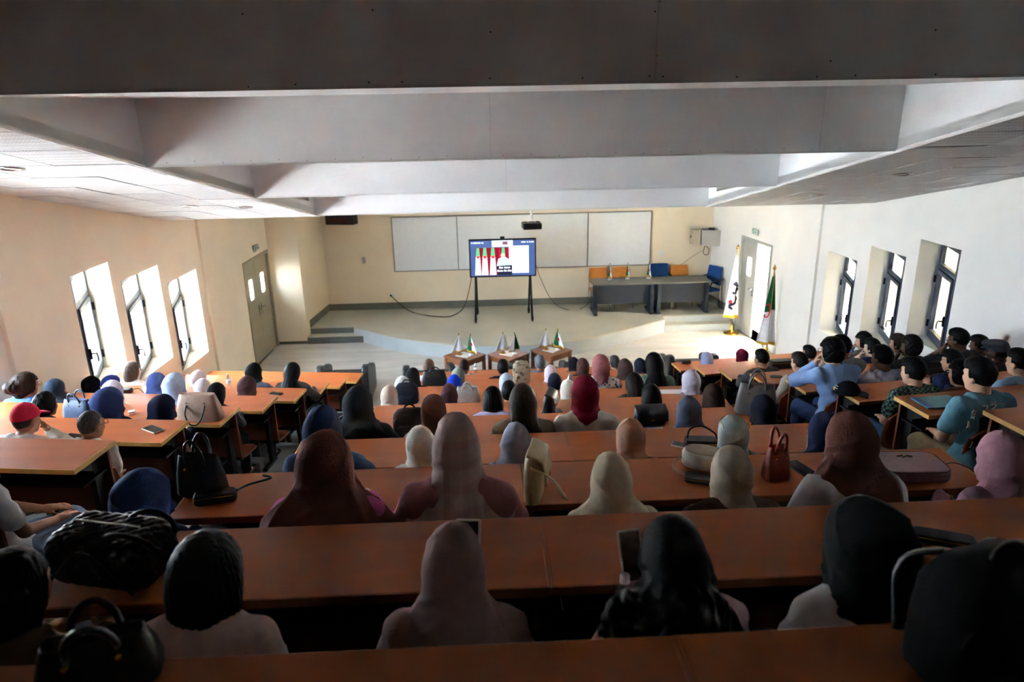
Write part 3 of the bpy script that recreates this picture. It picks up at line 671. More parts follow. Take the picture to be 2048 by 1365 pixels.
bx = MB().span((-0.05, -0.02, 0), (0.42, 0.0, 0.36))                          # side facing the hall
bx.span((-0.05, 0.26, 0), (0.42, 0.28, 0.36)).span((0.40, 0.0, 0), (0.42, 0.26, 0.36)).span((-0.05, 0, 0), (0.40, 0.26, 0.015)).span((-0.05, 0, 0.345), (0.40, 0.26, 0.36))
bx.build('body', M_rk, rk)
dr = MB().box((0, 0, 0), (0.30, 0.02, 0.34), M=Matrix.Translation((-0.20, 0.08, 0.18)) @ Matrix.Rotation(R(-40), 4, 'Z'))
dr = dr.build('cabinet_door', mat('cabinet_door_beige', (176, 164, 140), 0.45, 0.4), rk, bevel=0.003)
MB().span((-0.31, 0.135, 0.16), (-0.285, 0.16, 0.20)).build('latch', M_black, dr)
MB().span((0.0, 0.03, 0.05), (0.36, 0.24, 0.12)).build('patch_panel', M_black, rk)
MB().span((0.0, 0.02, 0.20), (0.36, 0.24, 0.28)).build('network_switch', M_black, rk)
MB().span((0.10, 0.05, 0.362), (0.24, 0.2, 0.395)).build('router', M_black, rk)
cable('black coiled cable hanging below the equipment cabinet', smooth_path([(5.24, 16.62, 1.72), (5.20, 16.60, 1.55), (5.30, 16.60, 1.50), (5.34, 16.62, 1.62), (5.26, 16.62, 1.70)], 6), M_black, 0.008)
cable('thin cable falling along the wall from the cabinet to the stage table', smooth_path([(5.22, 16.75, 1.58), (5.0, 16.85, 1.40), (4.6, 16.88, 1.10), (4.3, 16.75, 0.95)], 6), mat('grey_cable', (120, 112, 100)), 0.005)

# ---- tables on the stage
M_gtop = mat('grey_table_top', (104, 102, 98), 0.45, 0.4, var=0.05, scale=4)
M_gleg = mat('slate_metal', (44, 50, 61), 0.45, 0.45, metal=0.2, var=0.06)
def stage_table(xa, xb, label):
    t = thing('stage_table', label, 'table', ((xa + xb) / 2, 16.12, SZ), 0, 'stage tables'); h = (xb - xa) / 2 - 0.004
    MB().span((-h, -0.33, 0.72), (h, 0.33, 0.745)).build('table_top', M_gtop, t, bevel=0.004)
    MB().span((-h + 0.12, -0.20, 0.25), (h - 0.12, -0.18, 0.69)).build('modesty_panel', M_gleg, t)
    for sx in (-1, 1):
        x = sx * (h - 0.08)
        l = MB().prism([(x - 0.035, -0.22), (x + 0.035, -0.22), (x + 0.035, 0.0), (x - 0.035, 0.0)], 0.05, 0.72)
        l.span((x - 0.04, -0.31, 0.0), (x + 0.04, 0.30, 0.05)).span((x - 0.035, -0.30, 0.69), (x + 0.035, 0.28, 0.72)); l.span((x - 0.035, -0.30, 0.05), (x + 0.035, -0.22, 0.69))
        l.build('leg', M_gleg, t, bevel=0.004)
xa, xm_, xb = 2.46, 3.92, 5.20
stage_table(xa, xm_, 'grey stage table carrying the small flags, slate metal legs')
stage_table(xm_, xb, 'grey stage table nearest the equipment cabinet, slate metal legs')
def office_chair(x, y, rz, col, wood, label, s=1.0):
    t = thing('conference_chair', label, 'chair', (x, y, SZ), rz, 'chairs behind the stage tables'); mm = mat('chair_wood', (196, 124, 52), 0.45, 0.4) if wood else cloth(col)
    fn = lambda u, v: ((u - 0.5) * 0.46 * (1 - 0.1 * v * v), -0.22 - 0.05 * v + 0.25 * (u - 0.5) ** 2 * 0.4, 0.55 + v * (0.42 if not wood else 0.36))
    MB().sheet(fn, 8, 6, 0.045 if not wood else 0.014).build('backrest', mm, t, smooth=False, bevel=0.008)
    MB().span((-0.23, -0.20, 0.42), (0.23, 0.24, 0.47 if not wood else 0.44)).build('seat', mm, t, bevel=0.015)
    for sx in (-1, 1):
        MB().tube([(sx * 0.22, -0.25, 0.0), (sx * 0.22, -0.21, 0.42), (sx * 0.20, -0.245, 0.62), (sx * 0.20, -0.26, 0.80)], 0.012, 6).build('leg', M_chrome, t)
        MB().tube([(sx * 0.22, 0.23, 0.0), (sx * 0.22, 0.20, 0.42)], 0.012, 6).build('leg', M_chrome, t)
        if not wood:
            MB().tube([(sx * 0.26, -0.24, 0.72), (sx * 0.27, -0.1, 0.70), (sx * 0.27, 0.10, 0.66), (sx * 0.25, 0.16, 0.55), (sx * 0.23, 0.16, 0.44)], 0.018, 8).build('armrest', M_black, t, smooth=True)
office_chair(2.74, 16.58, R(180), (0, 0, 0), True, 'orange wooden chair back showing behind the first table flag')
office_chair(3.30, 16.60, R(180), (0, 0, 0), True, 'orange wooden chair back showing between the table flags')
office_chair(4.22, 16.60, R(180), (30, 70, 128), False, 'blue upholstered chair behind the middle of the stage tables')
office_chair(4.72, 16.62, R(180), (0, 0, 0), True, 'orange wooden chair back between the two blue chairs')
office_chair(5.24, 16.28, R(115), (30, 70, 128), False, 'blue upholstered armchair at the far end of the stage tables')

# ---- flags
M_fg = cloth((18, 96, 58)); M_fw = cloth((232, 232, 236)); M_fr = cloth((196, 30, 44)); M_fy = cloth((206, 158, 44)); M_ink = cloth((44, 42, 60))
def draped(mb, top, width, h, folds, seed, spread=1.0, u0=0.0, u1=1.0, v0=0.0, v1=1.0, off=0.0, nu=24, nv=14):
    """hanging flag: gathered at the pole top, fanning out below"""
    rr = random.Random(seed); ph = rr.random() * 6
    def fn(u, v):
        u = u0 + (u1 - u0) * u; v = v0 + (v1 - v0) * v
        wdt = width * (0.10 + 0.90 * v ** 0.9) * spread
        x = (u - 0.42) * wdt; y = (0.06 + 0.05 * v) * math.sin(u * folds * 6.28 + ph) * width * (0.35 + 0.5 * v)
        z = -h * v * (1 - 0.10 * u * v) - 0.12 * width * u
        return (top[0] + x, top[1] + y - off, top[2] + z)
    mb.sheet(fn, nu, nv, 0.003 if off == 0 else 0.002); return fn
def table_flag(x, y, z, rz, national, label, sc=1.0, group=None):
    t = thing('table_flag', label, 'flag', (x, y, z), rz, group); t.scale = (sc,) * 3
    MB().lathe([(0.045, 0), (0.045, 0.012), (0.02, 0.02), (0.008, 0.03)], seg=16).build('base', M_gold if not national else M_white, t, smooth=True)
    MB().lathe([(0.004, 0.02), (0.004, 0.345), (0.010, 0.352), (0.012, 0.362), (0.004, 0.375)], seg=8).build('pole', M_gold, t)
    top = (0.0, 0.0, 0.34)
    if national:
        draped(MB_ := MB(), top, 0.25, 0.27, 1.6, 3, u1=0.5); MB_.build('green_half', M_fg, t, smooth=True)
        draped(MB_ := MB(), top, 0.25, 0.27, 1.6, 3, u0=0.5); MB_.build('white_half', M_fw, t, smooth=True)
        draped(MB_ := MB(), top, 0.25, 0.27, 1.6, 3, u0=0.42, u1=0.60, v0=0.40, v1=0.62, off=0.004, nu=6, nv=5); MB_.build('red_emblem', M_fr, t)
    else:
        draped(MB_ := MB(), top, 0.25, 0.27, 1.6, 5); MB_.build('cloth', M_fw, t, smooth=True)
    draped(MB_ := MB(), top, 0.254, 0.28, 1.6, 3 if national else 5, v0=0.93, v1=1.03, off=0.002, nv=3); MB_.build('gold_fringe', M_fy, t)
    return t
zt = SZ + 0.746
for i, (px_, py_, lb) in enumerate(((1219, 560, 'small green, white and red table flag, first on the stage table'), (1255, 558, 'small green, white and red table flag in the middle of the stage table'), (1297, 557, 'small green, white and red table flag, third on the stage table'))):
    p = at(px_, py_, z=zt); table_flag(p.x, min(max(p.y, 15.95), 16.3), zt, R(-70), True, lb, 1.05, 'table flags')
def standing_flag(x, y, national, label, h=1.95, fdir=R(180)):
    t = thing('standing_flag', label, 'flag', (x, y, 0), fdir)
    MB().lathe([(0.17, 0), (0.17, 0.015), (0.12, 0.03), (0.06, 0.045), (0.035, 0.10), (0.03, 0.16), (0.018, 0.20)], seg=28).build('base', M_gold, t, smooth=True)
    MB().lathe([(0.013, 0.15), (0.013, h), (0.03, h + 0.02), (0.035, h + 0.05), (0.02, h + 0.08), (0.003, h + 0.12)], seg=12).build('pole', M_gold, t, smooth=True)
    top = (0.0, 0.0, h - 0.06)
    if national:
        draped(MB_ := MB(), top, 0.56, 1.46, 1.4, 11, 0.75, v1=0.52, nu=30); MB_.build('green_half', M_fg, t, smooth=True)
        draped(MB_ := MB(), top, 0.56, 1.46, 1.4, 11, 0.75, v0=0.52, nu=30); MB_.build('white_half', M_fw, t, smooth=True)
        fn = draped(MB(), top, 0.56, 1.46, 1.4, 11, 0.75, nu=4, nv=4)
        pts = [fn(0.80 + 0.17 * math.cos(a_), 0.50 + 0.10 * math.sin(a_)) for a_ in [0.6 + i * 0.3 for i in range(17)]]
        MB().tube([(p_[0], p_[1] + 0.012, p_[2]) for p_ in pts], 0.012, 6).build('red_crescent', M_fr, t)
    else:
        draped(MB_ := MB(), top, 0.56, 1.46, 1.4, 17, 0.72, nu=30); MB_.build('cloth', M_fw, t, smooth=True)
        fn = draped(MB(), top, 0.56, 1.46, 1.4, 17, 0.72, nu=4, nv=4)
        c_ = [fn(0.42 + 0.34 * math.cos(a_), 0.54 + 0.085 * math.sin(a_)) for a_ in [0.7 + i * 0.28 for i in range(18)]]
        s_ = [fn(0.46 + 0.30 * math.sin(2.0 * b_), 0.78 + 0.075 * b_) for b_ in [-1.4 + i * 0.16 for i in range(18)]]
        for nm, pp in (('dark_letter_c', c_), ('dark_letter_s', s_)):
            MB().tube([(p_[0], p_[1] + 0.012, p_[2]) for p_ in pp], 0.030, 6).build(nm, M_ink, t)
        p_ = fn(0.72, 0.76); MB().lathe([(0.001, -0.045), (0.032, -0.03), (0.045, 0), (0.032, 0.03), (0.001, 0.045)], c=(p_[0], p_[1] + 0.012, p_[2]), seg=14).build('red_dot', M_fr, t)
    draped(MB_ := MB(), top, 0.57, 1.48, 1.4, 11 if national else 17, 0.75 if national else 0.72, v0=0.965, v1=1.03, off=0.003, nu=40, nv=3); MB_.build('gold_fringe', M_fy, t)
    return t
standing_flag(5.50, 15.16, False, 'tall white flag with dark letters on a brass stand beside the half-open door', 1.90, R(205))
standing_flag(wr(13.62) - 0.20, 13.62, True, 'tall green and white flag on a pole against the right wall', 1.78, R(200))

# ---- three small wooden tables with doilies and flags
M_tw = mat('polished_walnut', (132, 78, 48), 0.28, 0.5, var=0.15, scale=3, stretch=(1, 6, 1), coat=0.3)
M_pap = mat('white_paper', (228, 228, 232), 0.7, 0.2, var=0.02)
spots = [((-0.40, 12.76), 'left-hand'), ((0.42, 12.76), 'middle'), ((1.24, 12.90), 'right-hand')]
for i, ((x, y), w_) in enumerate(spots):
    rz = R(45 if i < 2 else 38)
    t = thing('side_table', 'low square walnut table before the stage, %s of three' % w_, 'table', (x, y, 0), rz, 'walnut side tables')
    MB().span((-0.285, -0.285, 0.495), (0.285, 0.285, 0.52)).build('table_top', M_tw, t, bevel=0.006)
    MB().span((-0.26, -0.26, 0.40), (0.26, -0.24, 0.495)).span((-0.26, 0.24, 0.40), (0.26, 0.26, 0.495)).span((-0.26, -0.24, 0.40), (-0.24, 0.24, 0.495)).span((0.24, -0.24, 0.40), (0.26, 0.24, 0.495)).build('apron', M_tw, t)
    for sx in (-1, 1):
        for sy in (-1, 1): MB().span((sx * 0.25 - 0.025, sy * 0.25 - 0.025, 0), (sx * 0.25 + 0.025, sy * 0.25 + 0.025, 0.495)).build('leg', M_tw, t, bevel=0.004)
    tag(MB().box((0, 0, 0), (0.26, 0.26, 0.003), M=Matrix.Translation((x, y, 0.522)) @ Matrix.Rotation(rz + 0.2, 4, 'Z')).build('table_mat', M_pap), 'white square mat on the %s walnut table' % w_, 'mat', 'table mats')
    table_flag(x - 0.10, y + 0.02, 0.524, R(200 if i != 2 else 190), False, 'small white flag with gold fringe on the %s walnut table' % w_, 1.12, 'walnut table flags')
    table_flag(x + 0.12, y - 0.02, 0.524, R(-40 if i != 1 else 230), True, 'small green and white flag on the %s walnut table' % w_, 1.12, 'walnut table flags')

# ---- black armchairs in front of the first row
def armchair(x, y, rz, label):
    t = thing('armchair', label, 'armchair', (x, y, 0), rz, 'black armchairs before the first row'); lt = leather((34, 36, 38))
    side = [(-0.42, 0.06), (0.38, 0.06), (0.40, 0.50), (0.30, 0.56), (0.0, 0.60), (-0.28, 0.74), (-0.40, 0.74), (-0.46, 0.66)]
    for sx in (-1, 1):
        mb = MB(); mb.plate([(sx * 0.33, b_, c_) for b_, c_ in side], (sx, 0, 0), 0.12); mb.build('armrest', lt, t, bevel=0.03)
    MB().prism([(-0.33, -0.44), (0.33, -0.44), (0.33, -0.26), (-0.33, -0.26)], 0.08, 0.64).build('backrest', lt, t, bevel=0.03)
    MB().span((-0.33, -0.28, 0.10), (0.33, 0.38, 0.42)).build('seat', lt, t, bevel=0.03)
    for sx in (-1, 1):
        for sy in (-1, 1): MB().lathe([(0.02, 0), (0.025, 0.08)], c=(sx * 0.38, sy * 0.36, 0), seg=10).build('foot', M_black, t)
armchair(-2.48, 12.10, R(0), 'black leather armchair before the left wall desks')
armchair(3.62, 12.10, R(0), 'black leather armchair before the right wall desks')
armchair(-1.02, 11.94, R(6), 'black leather armchair beside the left-hand walnut table')
armchair(0.02, 11.86, R(0), 'black leather armchair between the left-hand and middle walnut tables')
armchair(0.98, 11.90, R(0), 'black leather armchair facing the right-hand walnut table')

# ================================================================== PEOPLE
# figures are grown as smooth implicit surfaces (joined limbs, tapering) and meshed with surface nets
def rotm(v):
    """rotation matrix (3x3 numpy) from euler angles"""
    return np.array(Euler(v).to_matrix())
class Field:
    def __init__(s, lo, hi, h):
        s.lo = np.array(lo, np.float32); s.h = h
        s.n = np.maximum(np.ceil((np.array(hi) - s.lo) / h).astype(int) + 1, 4)
        s.ax = [s.lo[i] + h * np.arange(s.n[i], dtype=np.float32) for i in range(3)]
        s.d = np.full(s.n, 0.5, np.float32)
    def win(s, lo, hi):
        sl = []
        for i in range(3):
            a = int(np.clip(np.floor((lo[i] - s.lo[i]) / s.h), 0, s.n[i])); b = int(np.clip(np.ceil((hi[i] - s.lo[i]) / s.h) + 1, 0, s.n[i])); sl.append(slice(a, b))
        return tuple(sl)
    def pts(s, sl): return np.meshgrid(s.ax[0][sl[0]], s.ax[1][sl[1]], s.ax[2][sl[2]], indexing='ij')
    def blend(s, sl, d, k):
        a = s.d[sl]
        h = np.clip(0.5 + 0.5 * (a - d) / k, 0, 1); s.d[sl] = a * (1 - h) + d * h - k * h * (1 - h)
    def cap(s, a, b, ra, rb, k=0.03):
        a = np.array(a, np.float32); b = np.array(b, np.float32); m = max(ra, rb) + 0.06 + k
        sl = s.win(np.minimum(a, b) - m, np.maximum(a, b) + m)
        if any(q.start >= q.stop for q in sl): return s
        X, Y, Z = s.pts(sl); ab = b - a; L = float(ab @ ab) + 1e-9
        t = np.clip(((X - a[0]) * ab[0] + (Y - a[1]) * ab[1] + (Z - a[2]) * ab[2]) / L, 0, 1)
        d = np.sqrt((X - a[0] - t * ab[0]) ** 2 + (Y - a[1] - t * ab[1]) ** 2 + (Z - a[2] - t * ab[2]) ** 2) - (ra + (rb - ra) * t)
        s.blend(sl, d, k); return s
    def _ell(s, c, r, rot):
        c = np.array(c, np.float32); m = max(r) + 0.08; sl = s.win(c - m, c + m)
        if any(q.start >= q.stop for q in sl): return None, None
        X, Y, Z = s.pts(sl); X = X - c[0]; Y = Y - c[1]; Z = Z - c[2]
        if rot is not None:
            q = rot.T; X, Y, Z = q[0, 0] * X + q[0, 1] * Y + q[0, 2] * Z, q[1, 0] * X + q[1, 1] * Y + q[1, 2] * Z, q[2, 0] * X + q[2, 1] * Y + q[2, 2] * Z
        k0 = np.sqrt((X / r[0]) ** 2 + (Y / r[1]) ** 2 + (Z / r[2]) ** 2) + 1e-6; k1 = np.sqrt((X / r[0] ** 2) ** 2 + (Y / r[1] ** 2) ** 2 + (Z / r[2] ** 2) ** 2) + 1e-6
        return sl, k0 * (k0 - 1) / k1
    def ell(s, c, r, k=0.03, rot=None):
        sl, d = s._ell(c, r, rot)
        if sl: s.blend(sl, d, k)
        return s
    def cut(s, c, r, k=0.015, rot=None):
        sl, d = s._ell(c, r, rot)
        if sl:
            a = s.d[sl]; d = -d
            h = np.clip(0.5 - 0.5 * (a - d) / k, 0, 1); s.d[sl] = a * (1 - h) + d * h + k * h * (1 - h)
        return s
    def rbox(s, c, hd, r, k=0.01, rot=None):
        c = np.array(c, np.float32); m = math.sqrt(sum(x * x for x in hd)) + r + 0.05; sl = s.win(c - m, c + m)
        X, Y, Z = s.pts(sl); X = X - c[0]; Y = Y - c[1]; Z = Z - c[2]
        if rot is not None:
            q = rot.T; X, Y, Z = q[0, 0] * X + q[0, 1] * Y + q[0, 2] * Z, q[1, 0] * X + q[1, 1] * Y + q[1, 2] * Z, q[2, 0] * X + q[2, 1] * Y + q[2, 2] * Z
        qx, qy, qz = np.abs(X) - hd[0] + r, np.abs(Y) - hd[1] + r, np.abs(Z) - hd[2] + r
        d = np.sqrt(np.maximum(qx, 0) ** 2 + np.maximum(qy, 0) ** 2 + np.maximum(qz, 0) ** 2) + np.minimum(np.maximum(qx, np.maximum(qy, qz)), 0) - r
        s.blend(sl, d, k); return s
    def all(s): return np.meshgrid(*s.ax, indexing='ij')
    def mesh(s):
        d = s.d; d = d.copy(); d[0] = d[-1] = 0.3; d[:, 0] = d[:, -1] = 0.3; d[:, :, 0] = d[:, :, -1] = 0.3
        ins = d < 0; nx, ny, nz = d.shape
        cnt = np.zeros((nx - 1, ny - 1, nz - 1), np.int8)
        for i in (0, 1):
            for j in (0, 1):
                for k in (0, 1): cnt += ins[i:nx - 1 + i, j:ny - 1 + j, k:nz - 1 + k]
        act = (cnt > 0) & (cnt < 8); idx = np.argwhere(act)
        vid = np.full(act.shape, -1, np.int64); vid[act] = np.arange(len(idx))
        acc = np.zeros((len(idx), 3)); num = np.zeros(len(idx)); I, J, K = idx.T
        cor = [(i, j, k) for i in (0, 1) for j in (0, 1) for k in (0, 1)]
        for a in cor:
            for ax in range(3):
                if a[ax]: continue
                b = list(a); b[ax] = 1
                da = d[I + a[0], J + a[1], K + a[2]]; db = d[I + b[0], J + b[1], K + b[2]]
                m = (da < 0) != (db < 0); t = np.where(m, da / np.where(m, da - db, 1), 0)
                p = np.stack([np.full(len(I), float(x)) for x in a], 1); p[:, ax] += t
                acc[m] += p[m]; num[m] += 1
        V = s.lo + (idx + acc / num[:, None]) * s.h
        F = []
        for ax in range(3):
            o1, o2 = (ax + 1) % 3, (ax + 2) % 3
            sa = [slice(None)] * 3; sb = [slice(None)] * 3; sa[ax] = slice(0, -1); sb[ax] = slice(1, None)
            A, B = ins[tuple(sa)], ins[tuple(sb)]; e = np.argwhere(A != B)
            e = e[(e[:, o1] > 0) & (e[:, o2] > 0) & (e[:, o1] < d.shape[o1] - 1) & (e[:, o2] < d.shape[o2] - 1)]
            if not len(e): continue
            c = []
            for u, v in ((0, 0), (1, 0), (1, 1), (0, 1)):
                q_ = e.copy(); q_[:, o1] -= u; q_[:, o2] -= v; c.append(vid[q_[:, 0], q_[:, 1], q_[:, 2]])
            qd = np.stack(c, 1); fl = A[e[:, 0], e[:, 1], e[:, 2]]
            qd[~fl] = qd[~fl][:, ::-1]; F.append(qd)
        F = np.concatenate(F); return V, F[(F >= 0).all(1)]
def join(parts):
    V, F, n = [], [], 0
    for v, f in parts: V.append(v); F.append(f + n); n += len(v)
    return np.concatenate(V), np.concatenate(F)
def np_mesh(name, vf):
    v, f = vf; me = bpy.data.meshes.new(name)
    me.vertices.add(len(v)); me.vertices.foreach_set('co', np.asarray(v, np.float32).ravel())
    me.loops.add(len(f) * 4); me.loops.foreach_set('vertex_index', f.astype(np.int32).ravel())
    me.polygons.add(len(f)); me.polygons.foreach_set('loop_start', np.arange(len(f), dtype=np.int32) * 4)
    me.update(calc_edges=True); me.polygons.foreach_set('use_smooth', np.ones(len(f), bool)); return me
def xf(vf, rot, tr, mir=False):
    v, f = vf
    if mir: v = v * np.array([-1, 1, 1]); f = f[:, ::-1]
    return v @ rot.T + np.array(tr), f

# ---- heads (face forward along +y, origin at the middle of the head)
def head_vf(male):
    F = Field((-0.11, -0.13, -0.15), (0.11, 0.15, 0.15), 0.008)
    F.ell((0, -0.008, 0.018), (0.075, 0.096, 0.102), 0.01); F.ell((0, 0.028, -0.045), (0.056 if male else 0.052, 0.062, 0.068), 0.05)
    F.ell((0, 0.062, -0.092), (0.026, 0.024, 0.020), 0.03)
    F.cap((0, 0.086, 0.012), (0, 0.108, -0.022), 0.008, 0.0125, 0.015); F.ell((0, 0.084, -0.060), (0.024, 0.013, 0.011), 0.012)
    F.ell((0, 0.078, 0.032), (0.05, 0.016, 0.012), 0.02)
    for sx in (-1, 1):
        F.cut((sx * 0.031, 0.094, 0.008), (0.019, 0.014, 0.011), 0.012); F.ell((sx * 0.035, 0.066, -0.022), (0.022, 0.018, 0.02), 0.02)
        F.ell((sx * 0.077, -0.006, -0.008), (0.011, 0.024, 0.034), 0.008); F.cut((sx * 0.092, 0.0, -0.004), (0.010, 0.012, 0.020), 0.006)
    F.cap((0, -0.022, -0.05), (0, -0.035, -0.15), 0.052 if male else 0.047, 0.056 if male else 0.048, 0.03)
    return F.mesh()
HEAD = {True: head_vf(True), False: head_vf(False)}
def eyes_vf():
    F = Field((-0.06, 0.05, -0.03), (0.06, 0.11, 0.04), 0.005)
    for sx in (-1, 1): F.ell((sx * 0.031, 0.078, 0.008), (0.012, 0.010, 0.008), 0.002)
    return F.mesh()
EYES = eyes_vf()
def hand_vf(curl):
    F = Field((-0.075, -0.05, -0.10), (0.09, 0.21, 0.06), 0.0048)
    F.cap((0, -0.04, 0), (0, 0.02, 0), 0.026, 0.024, 0.02); F.ell((0.0, 0.045, 0), (0.041, 0.052, 0.017), 0.02)
    for x, L in ((-0.031, 0.058), (-0.0105, 0.072), (0.0105, 0.078), (0.0315, 0.070)):
        a1, a2, a3 = curl * 0.5, curl * 1.3, curl * 1.9
        p0 = (x, 0.082, 0.0); p1 = (x * 1.06, p0[1] + L * 0.48 * math.cos(a1), -L * 0.48 * math.sin(a1))
        p2 = (x * 1.08, p1[1] + L * 0.32 * math.cos(a2), p1[2] - L * 0.32 * math.sin(a2)); p3 = (x * 1.06, p2[1] + L * 0.24 * math.cos(a3), p2[2] - L * 0.24 * math.sin(a3))
        F.cap(p0, p1, 0.0092, 0.0084, 0.006); F.cap(p1, p2, 0.0082, 0.0076, 0.003); F.cap(p2, p3, 0.0076, 0.0066, 0.003)
    F.cap((0.028, 0.018, -0.004), (0.056, 0.052, -0.012), 0.013, 0.0105, 0.012); F.cap((0.056, 0.052, -0.012), (0.060, 0.082, -0.022 - 0.02 * curl), 0.0100, 0.0080, 0.004)
    return F.mesh()
HAND = {'rest': hand_vf(0.35), 'curl': hand_vf(0.85)}

# ---- hair and headwear that belong to the head alone (head frame)
def hair_vf(kind, seed=0):
    F = Field((-0.15, -0.20, -0.22), (0.15, 0.17, 0.17), 0.0085); rr = np.random.RandomState(seed); ph = rr.rand(6) * 6
    if kind in ('short', 'curly', 'fade', 'stubble', 'quiff'):
        g = {'short': 0.014, 'curly': 0.026, 'fade': 0.013, 'stubble': 0.004, 'quiff': 0.016}[kind]
        F.ell((0, -0.010, 0.020), (0.075 + g, 0.097 + g, 0.103 + g * 1.2), 0.01)
        if kind in ('fade', 'quiff', 'short'): F.ell((0, 0.03, 0.095), (0.06, 0.065, 0.04), 0.03)
        X, Y, Z = F.all()
        if kind == 'curly': F.d += 0.007 * np.sin(X * 95 + ph[0]) * np.sin(Y * 90 + ph[1]) * np.sin(Z * 100 + ph[2])
        F.d += 0.0022 * np.sin(np.arctan2(X, Z - 0.02) * 30 + Y * 60 + ph[3]) * (Z > 0.0)
        if kind in ('fade', 'quiff'): F.d += np.clip((0.03 - Z) * 0.16, 0, 0.011)              # clipped close towards the neck
        hl = np.maximum(-(Z - 0.055 - 0.5 * np.clip(0.03 - Y, -1, 0.08)), -(0.028 - Y))       # behind the ears or above the brow
        reg = np.minimum(Y - 0.018, -(Z - 0.058)); reg = np.maximum(reg, -(Z + 0.085))        # <0 inside allowed zone
        F.d = np.maximum(F.d, reg)
    elif kind in ('long', 'bob', 'tied', 'bun', 'curlylong'):
        F.ell((0, -0.014, 0.020), (0.092, 0.112, 0.120), 0.01)
        if kind == 'bob': F.ell((0, -0.045, -0.07), (0.095, 0.075, 0.11), 0.05)
        if kind == 'tied': F.ell((0, -0.09, -0.10), (0.055, 0.045, 0.06), 0.05); F.ell((0.0, -0.05, -0.03), (0.085, 0.07, 0.08), 0.04)
        if kind == 'bun': F.ell((-0.01, -0.125, 0.00), (0.065, 0.06, 0.062), 0.03); F.ell((0, -0.06, -0.08), (0.05, 0.04, 0.05), 0.04)
        X, Y, Z = F.all()
        if kind in ('bun', 'tied'): F.d += 0.006 * np.sin(X * 80 + ph[0]) * np.sin(Y * 75 + ph[1]) * np.sin(Z * 70 + ph[2]) * (Y < -0.07)
        F.d += 0.0024 * np.sin(np.arctan2(X, -Y) * 34 + Z * 12 + ph[3])
        F.d = np.maximum(F.d, np.where(Z < 0.05, Y - 0.045, -1))
    elif kind in ('cap', 'flatcap'):
        F.ell((0, -0.008, 0.030), (0.088, 0.110, 0.112 if kind == 'cap' else 0.092), 0.01)
        if kind == 'flatcap': F.ell((0, 0.03, 0.085), (0.095, 0.12, 0.042), 0.03)
        X, Y, Z = F.all(); F.d = np.maximum(F.d, -(Z - 0.022 - 0.12 * np.clip(Y, -0.1, 0.1)))
        F.d = np.maximum(F.d, -(F.d + 0.010)) if False else F.d
        if kind == 'cap': F.ell((0, 0.125, 0.034), (0.075, 0.075, 0.009), 0.012, rotm((-0.22, 0, 0))); F.ell((0, -0.01, 0.143), (0.008, 0.008, 0.006), 0.004)
        else: F.ell((0, 0.115, 0.040), (0.072, 0.045, 0.010), 0.015, rotm((-0.25, 0, 0)))
    return F.mesh()
HAIR = {}
def hair(kind, seed=0):
    if (kind, seed) not in HAIR: HAIR[(kind, seed)] = hair_vf(kind, seed)
    return HAIR[(kind, seed)]

# ---- seated figure
HIP = np.array([0, 0.0, 0.55])
def posed(pose, lean, male):
    th = -lean; Rl = rotm((th, 0, 0))
    T = lambda p: HIP + Rl @ (np.array(p, float) - HIP)
    sw_ = 0.178 if male else 0.160
    J = dict(T=T, Rl=Rl, sw=sw_, head=T((0, 0.055, 1.165)), neck=T((0, 0.02, 1.04)))
    for sx, n in ((-1, 'L'), (1, 'R')):
        sh = T((sx * sw_, 0.0, 0.975)); J['sh' + n] = sh
        p = pose
        if pose == 'chinL': p = 'chin' if sx < 0 else 'desk'
        if pose == 'chinR': p = 'chin' if sx > 0 else 'desk'
        if p == 'desk': el, wr_, hd, pn = (sx * 0.225, 0.20, 0.79), (sx * 0.10, 0.44, 0.795), (-sx * 0.55, 0.83, 0), (0, 0, 1)
        elif p == 'fold': el, wr_, hd, pn = (sx * 0.27, 0.22, 0.79), (sx * 0.04, 0.36 + 0.03 * sx, 0.805 + 0.02 * sx), (-sx * 0.97, 0.2, 0), (0, 0, 1)
        elif p == 'lap': el, wr_, hd, pn = (sx * 0.25, 0.06, 0.74), (sx * 0.10, 0.27, 0.655), (-sx * 0.4, 0.9, -0.1), (0, 0, 1)
        elif p == 'phone': el, wr_, hd, pn = (sx * 0.23, 0.16, 0.78), (sx * 0.06, 0.36, 0.90), (-sx * 0.25, 0.75, 0.6), (sx * 0.5, -0.6, 0.6)
        else:
            h = J['head']; el = (sx * 0.20, 0.40, 0.80); wr_ = tuple(h + np.array([sx * 0.075, 0.105, -0.135])); hd, pn = (-sx * 0.25, -0.25, 0.93), (sx * 0.5, 0.85, 0.1)
        J['el' + n] = np.array(el); J['wr' + n] = np.array(wr_); J['hd' + n] = np.array(hd, float); J['pn' + n] = np.array(pn, float)
        J['hand' + n] = 'curl' if p in ('chin', 'phone', 'fold') else 'rest'
    return J
def frame(y, z):
    y = y / np.linalg.norm(y); x = np.cross(y, z); x /= np.linalg.norm(x); z = np.cross(x, y); return np.stack([x, y, z], 1)
LEGS = {'sit': lambda sx: ((sx * 0.09, 0.02, 0.53), (sx * 0.115, 0.42, 0.515), (sx * 0.115, 0.40, 0.10), (sx * 0.12, 0.54, 0.045)),
        'stretch': lambda sx: ((sx * 0.09, 0.02, 0.53), (sx * 0.14, 0.44, 0.54), (sx * 0.14, 0.62, 0.12), (sx * 0.14, 0.75, 0.05))}
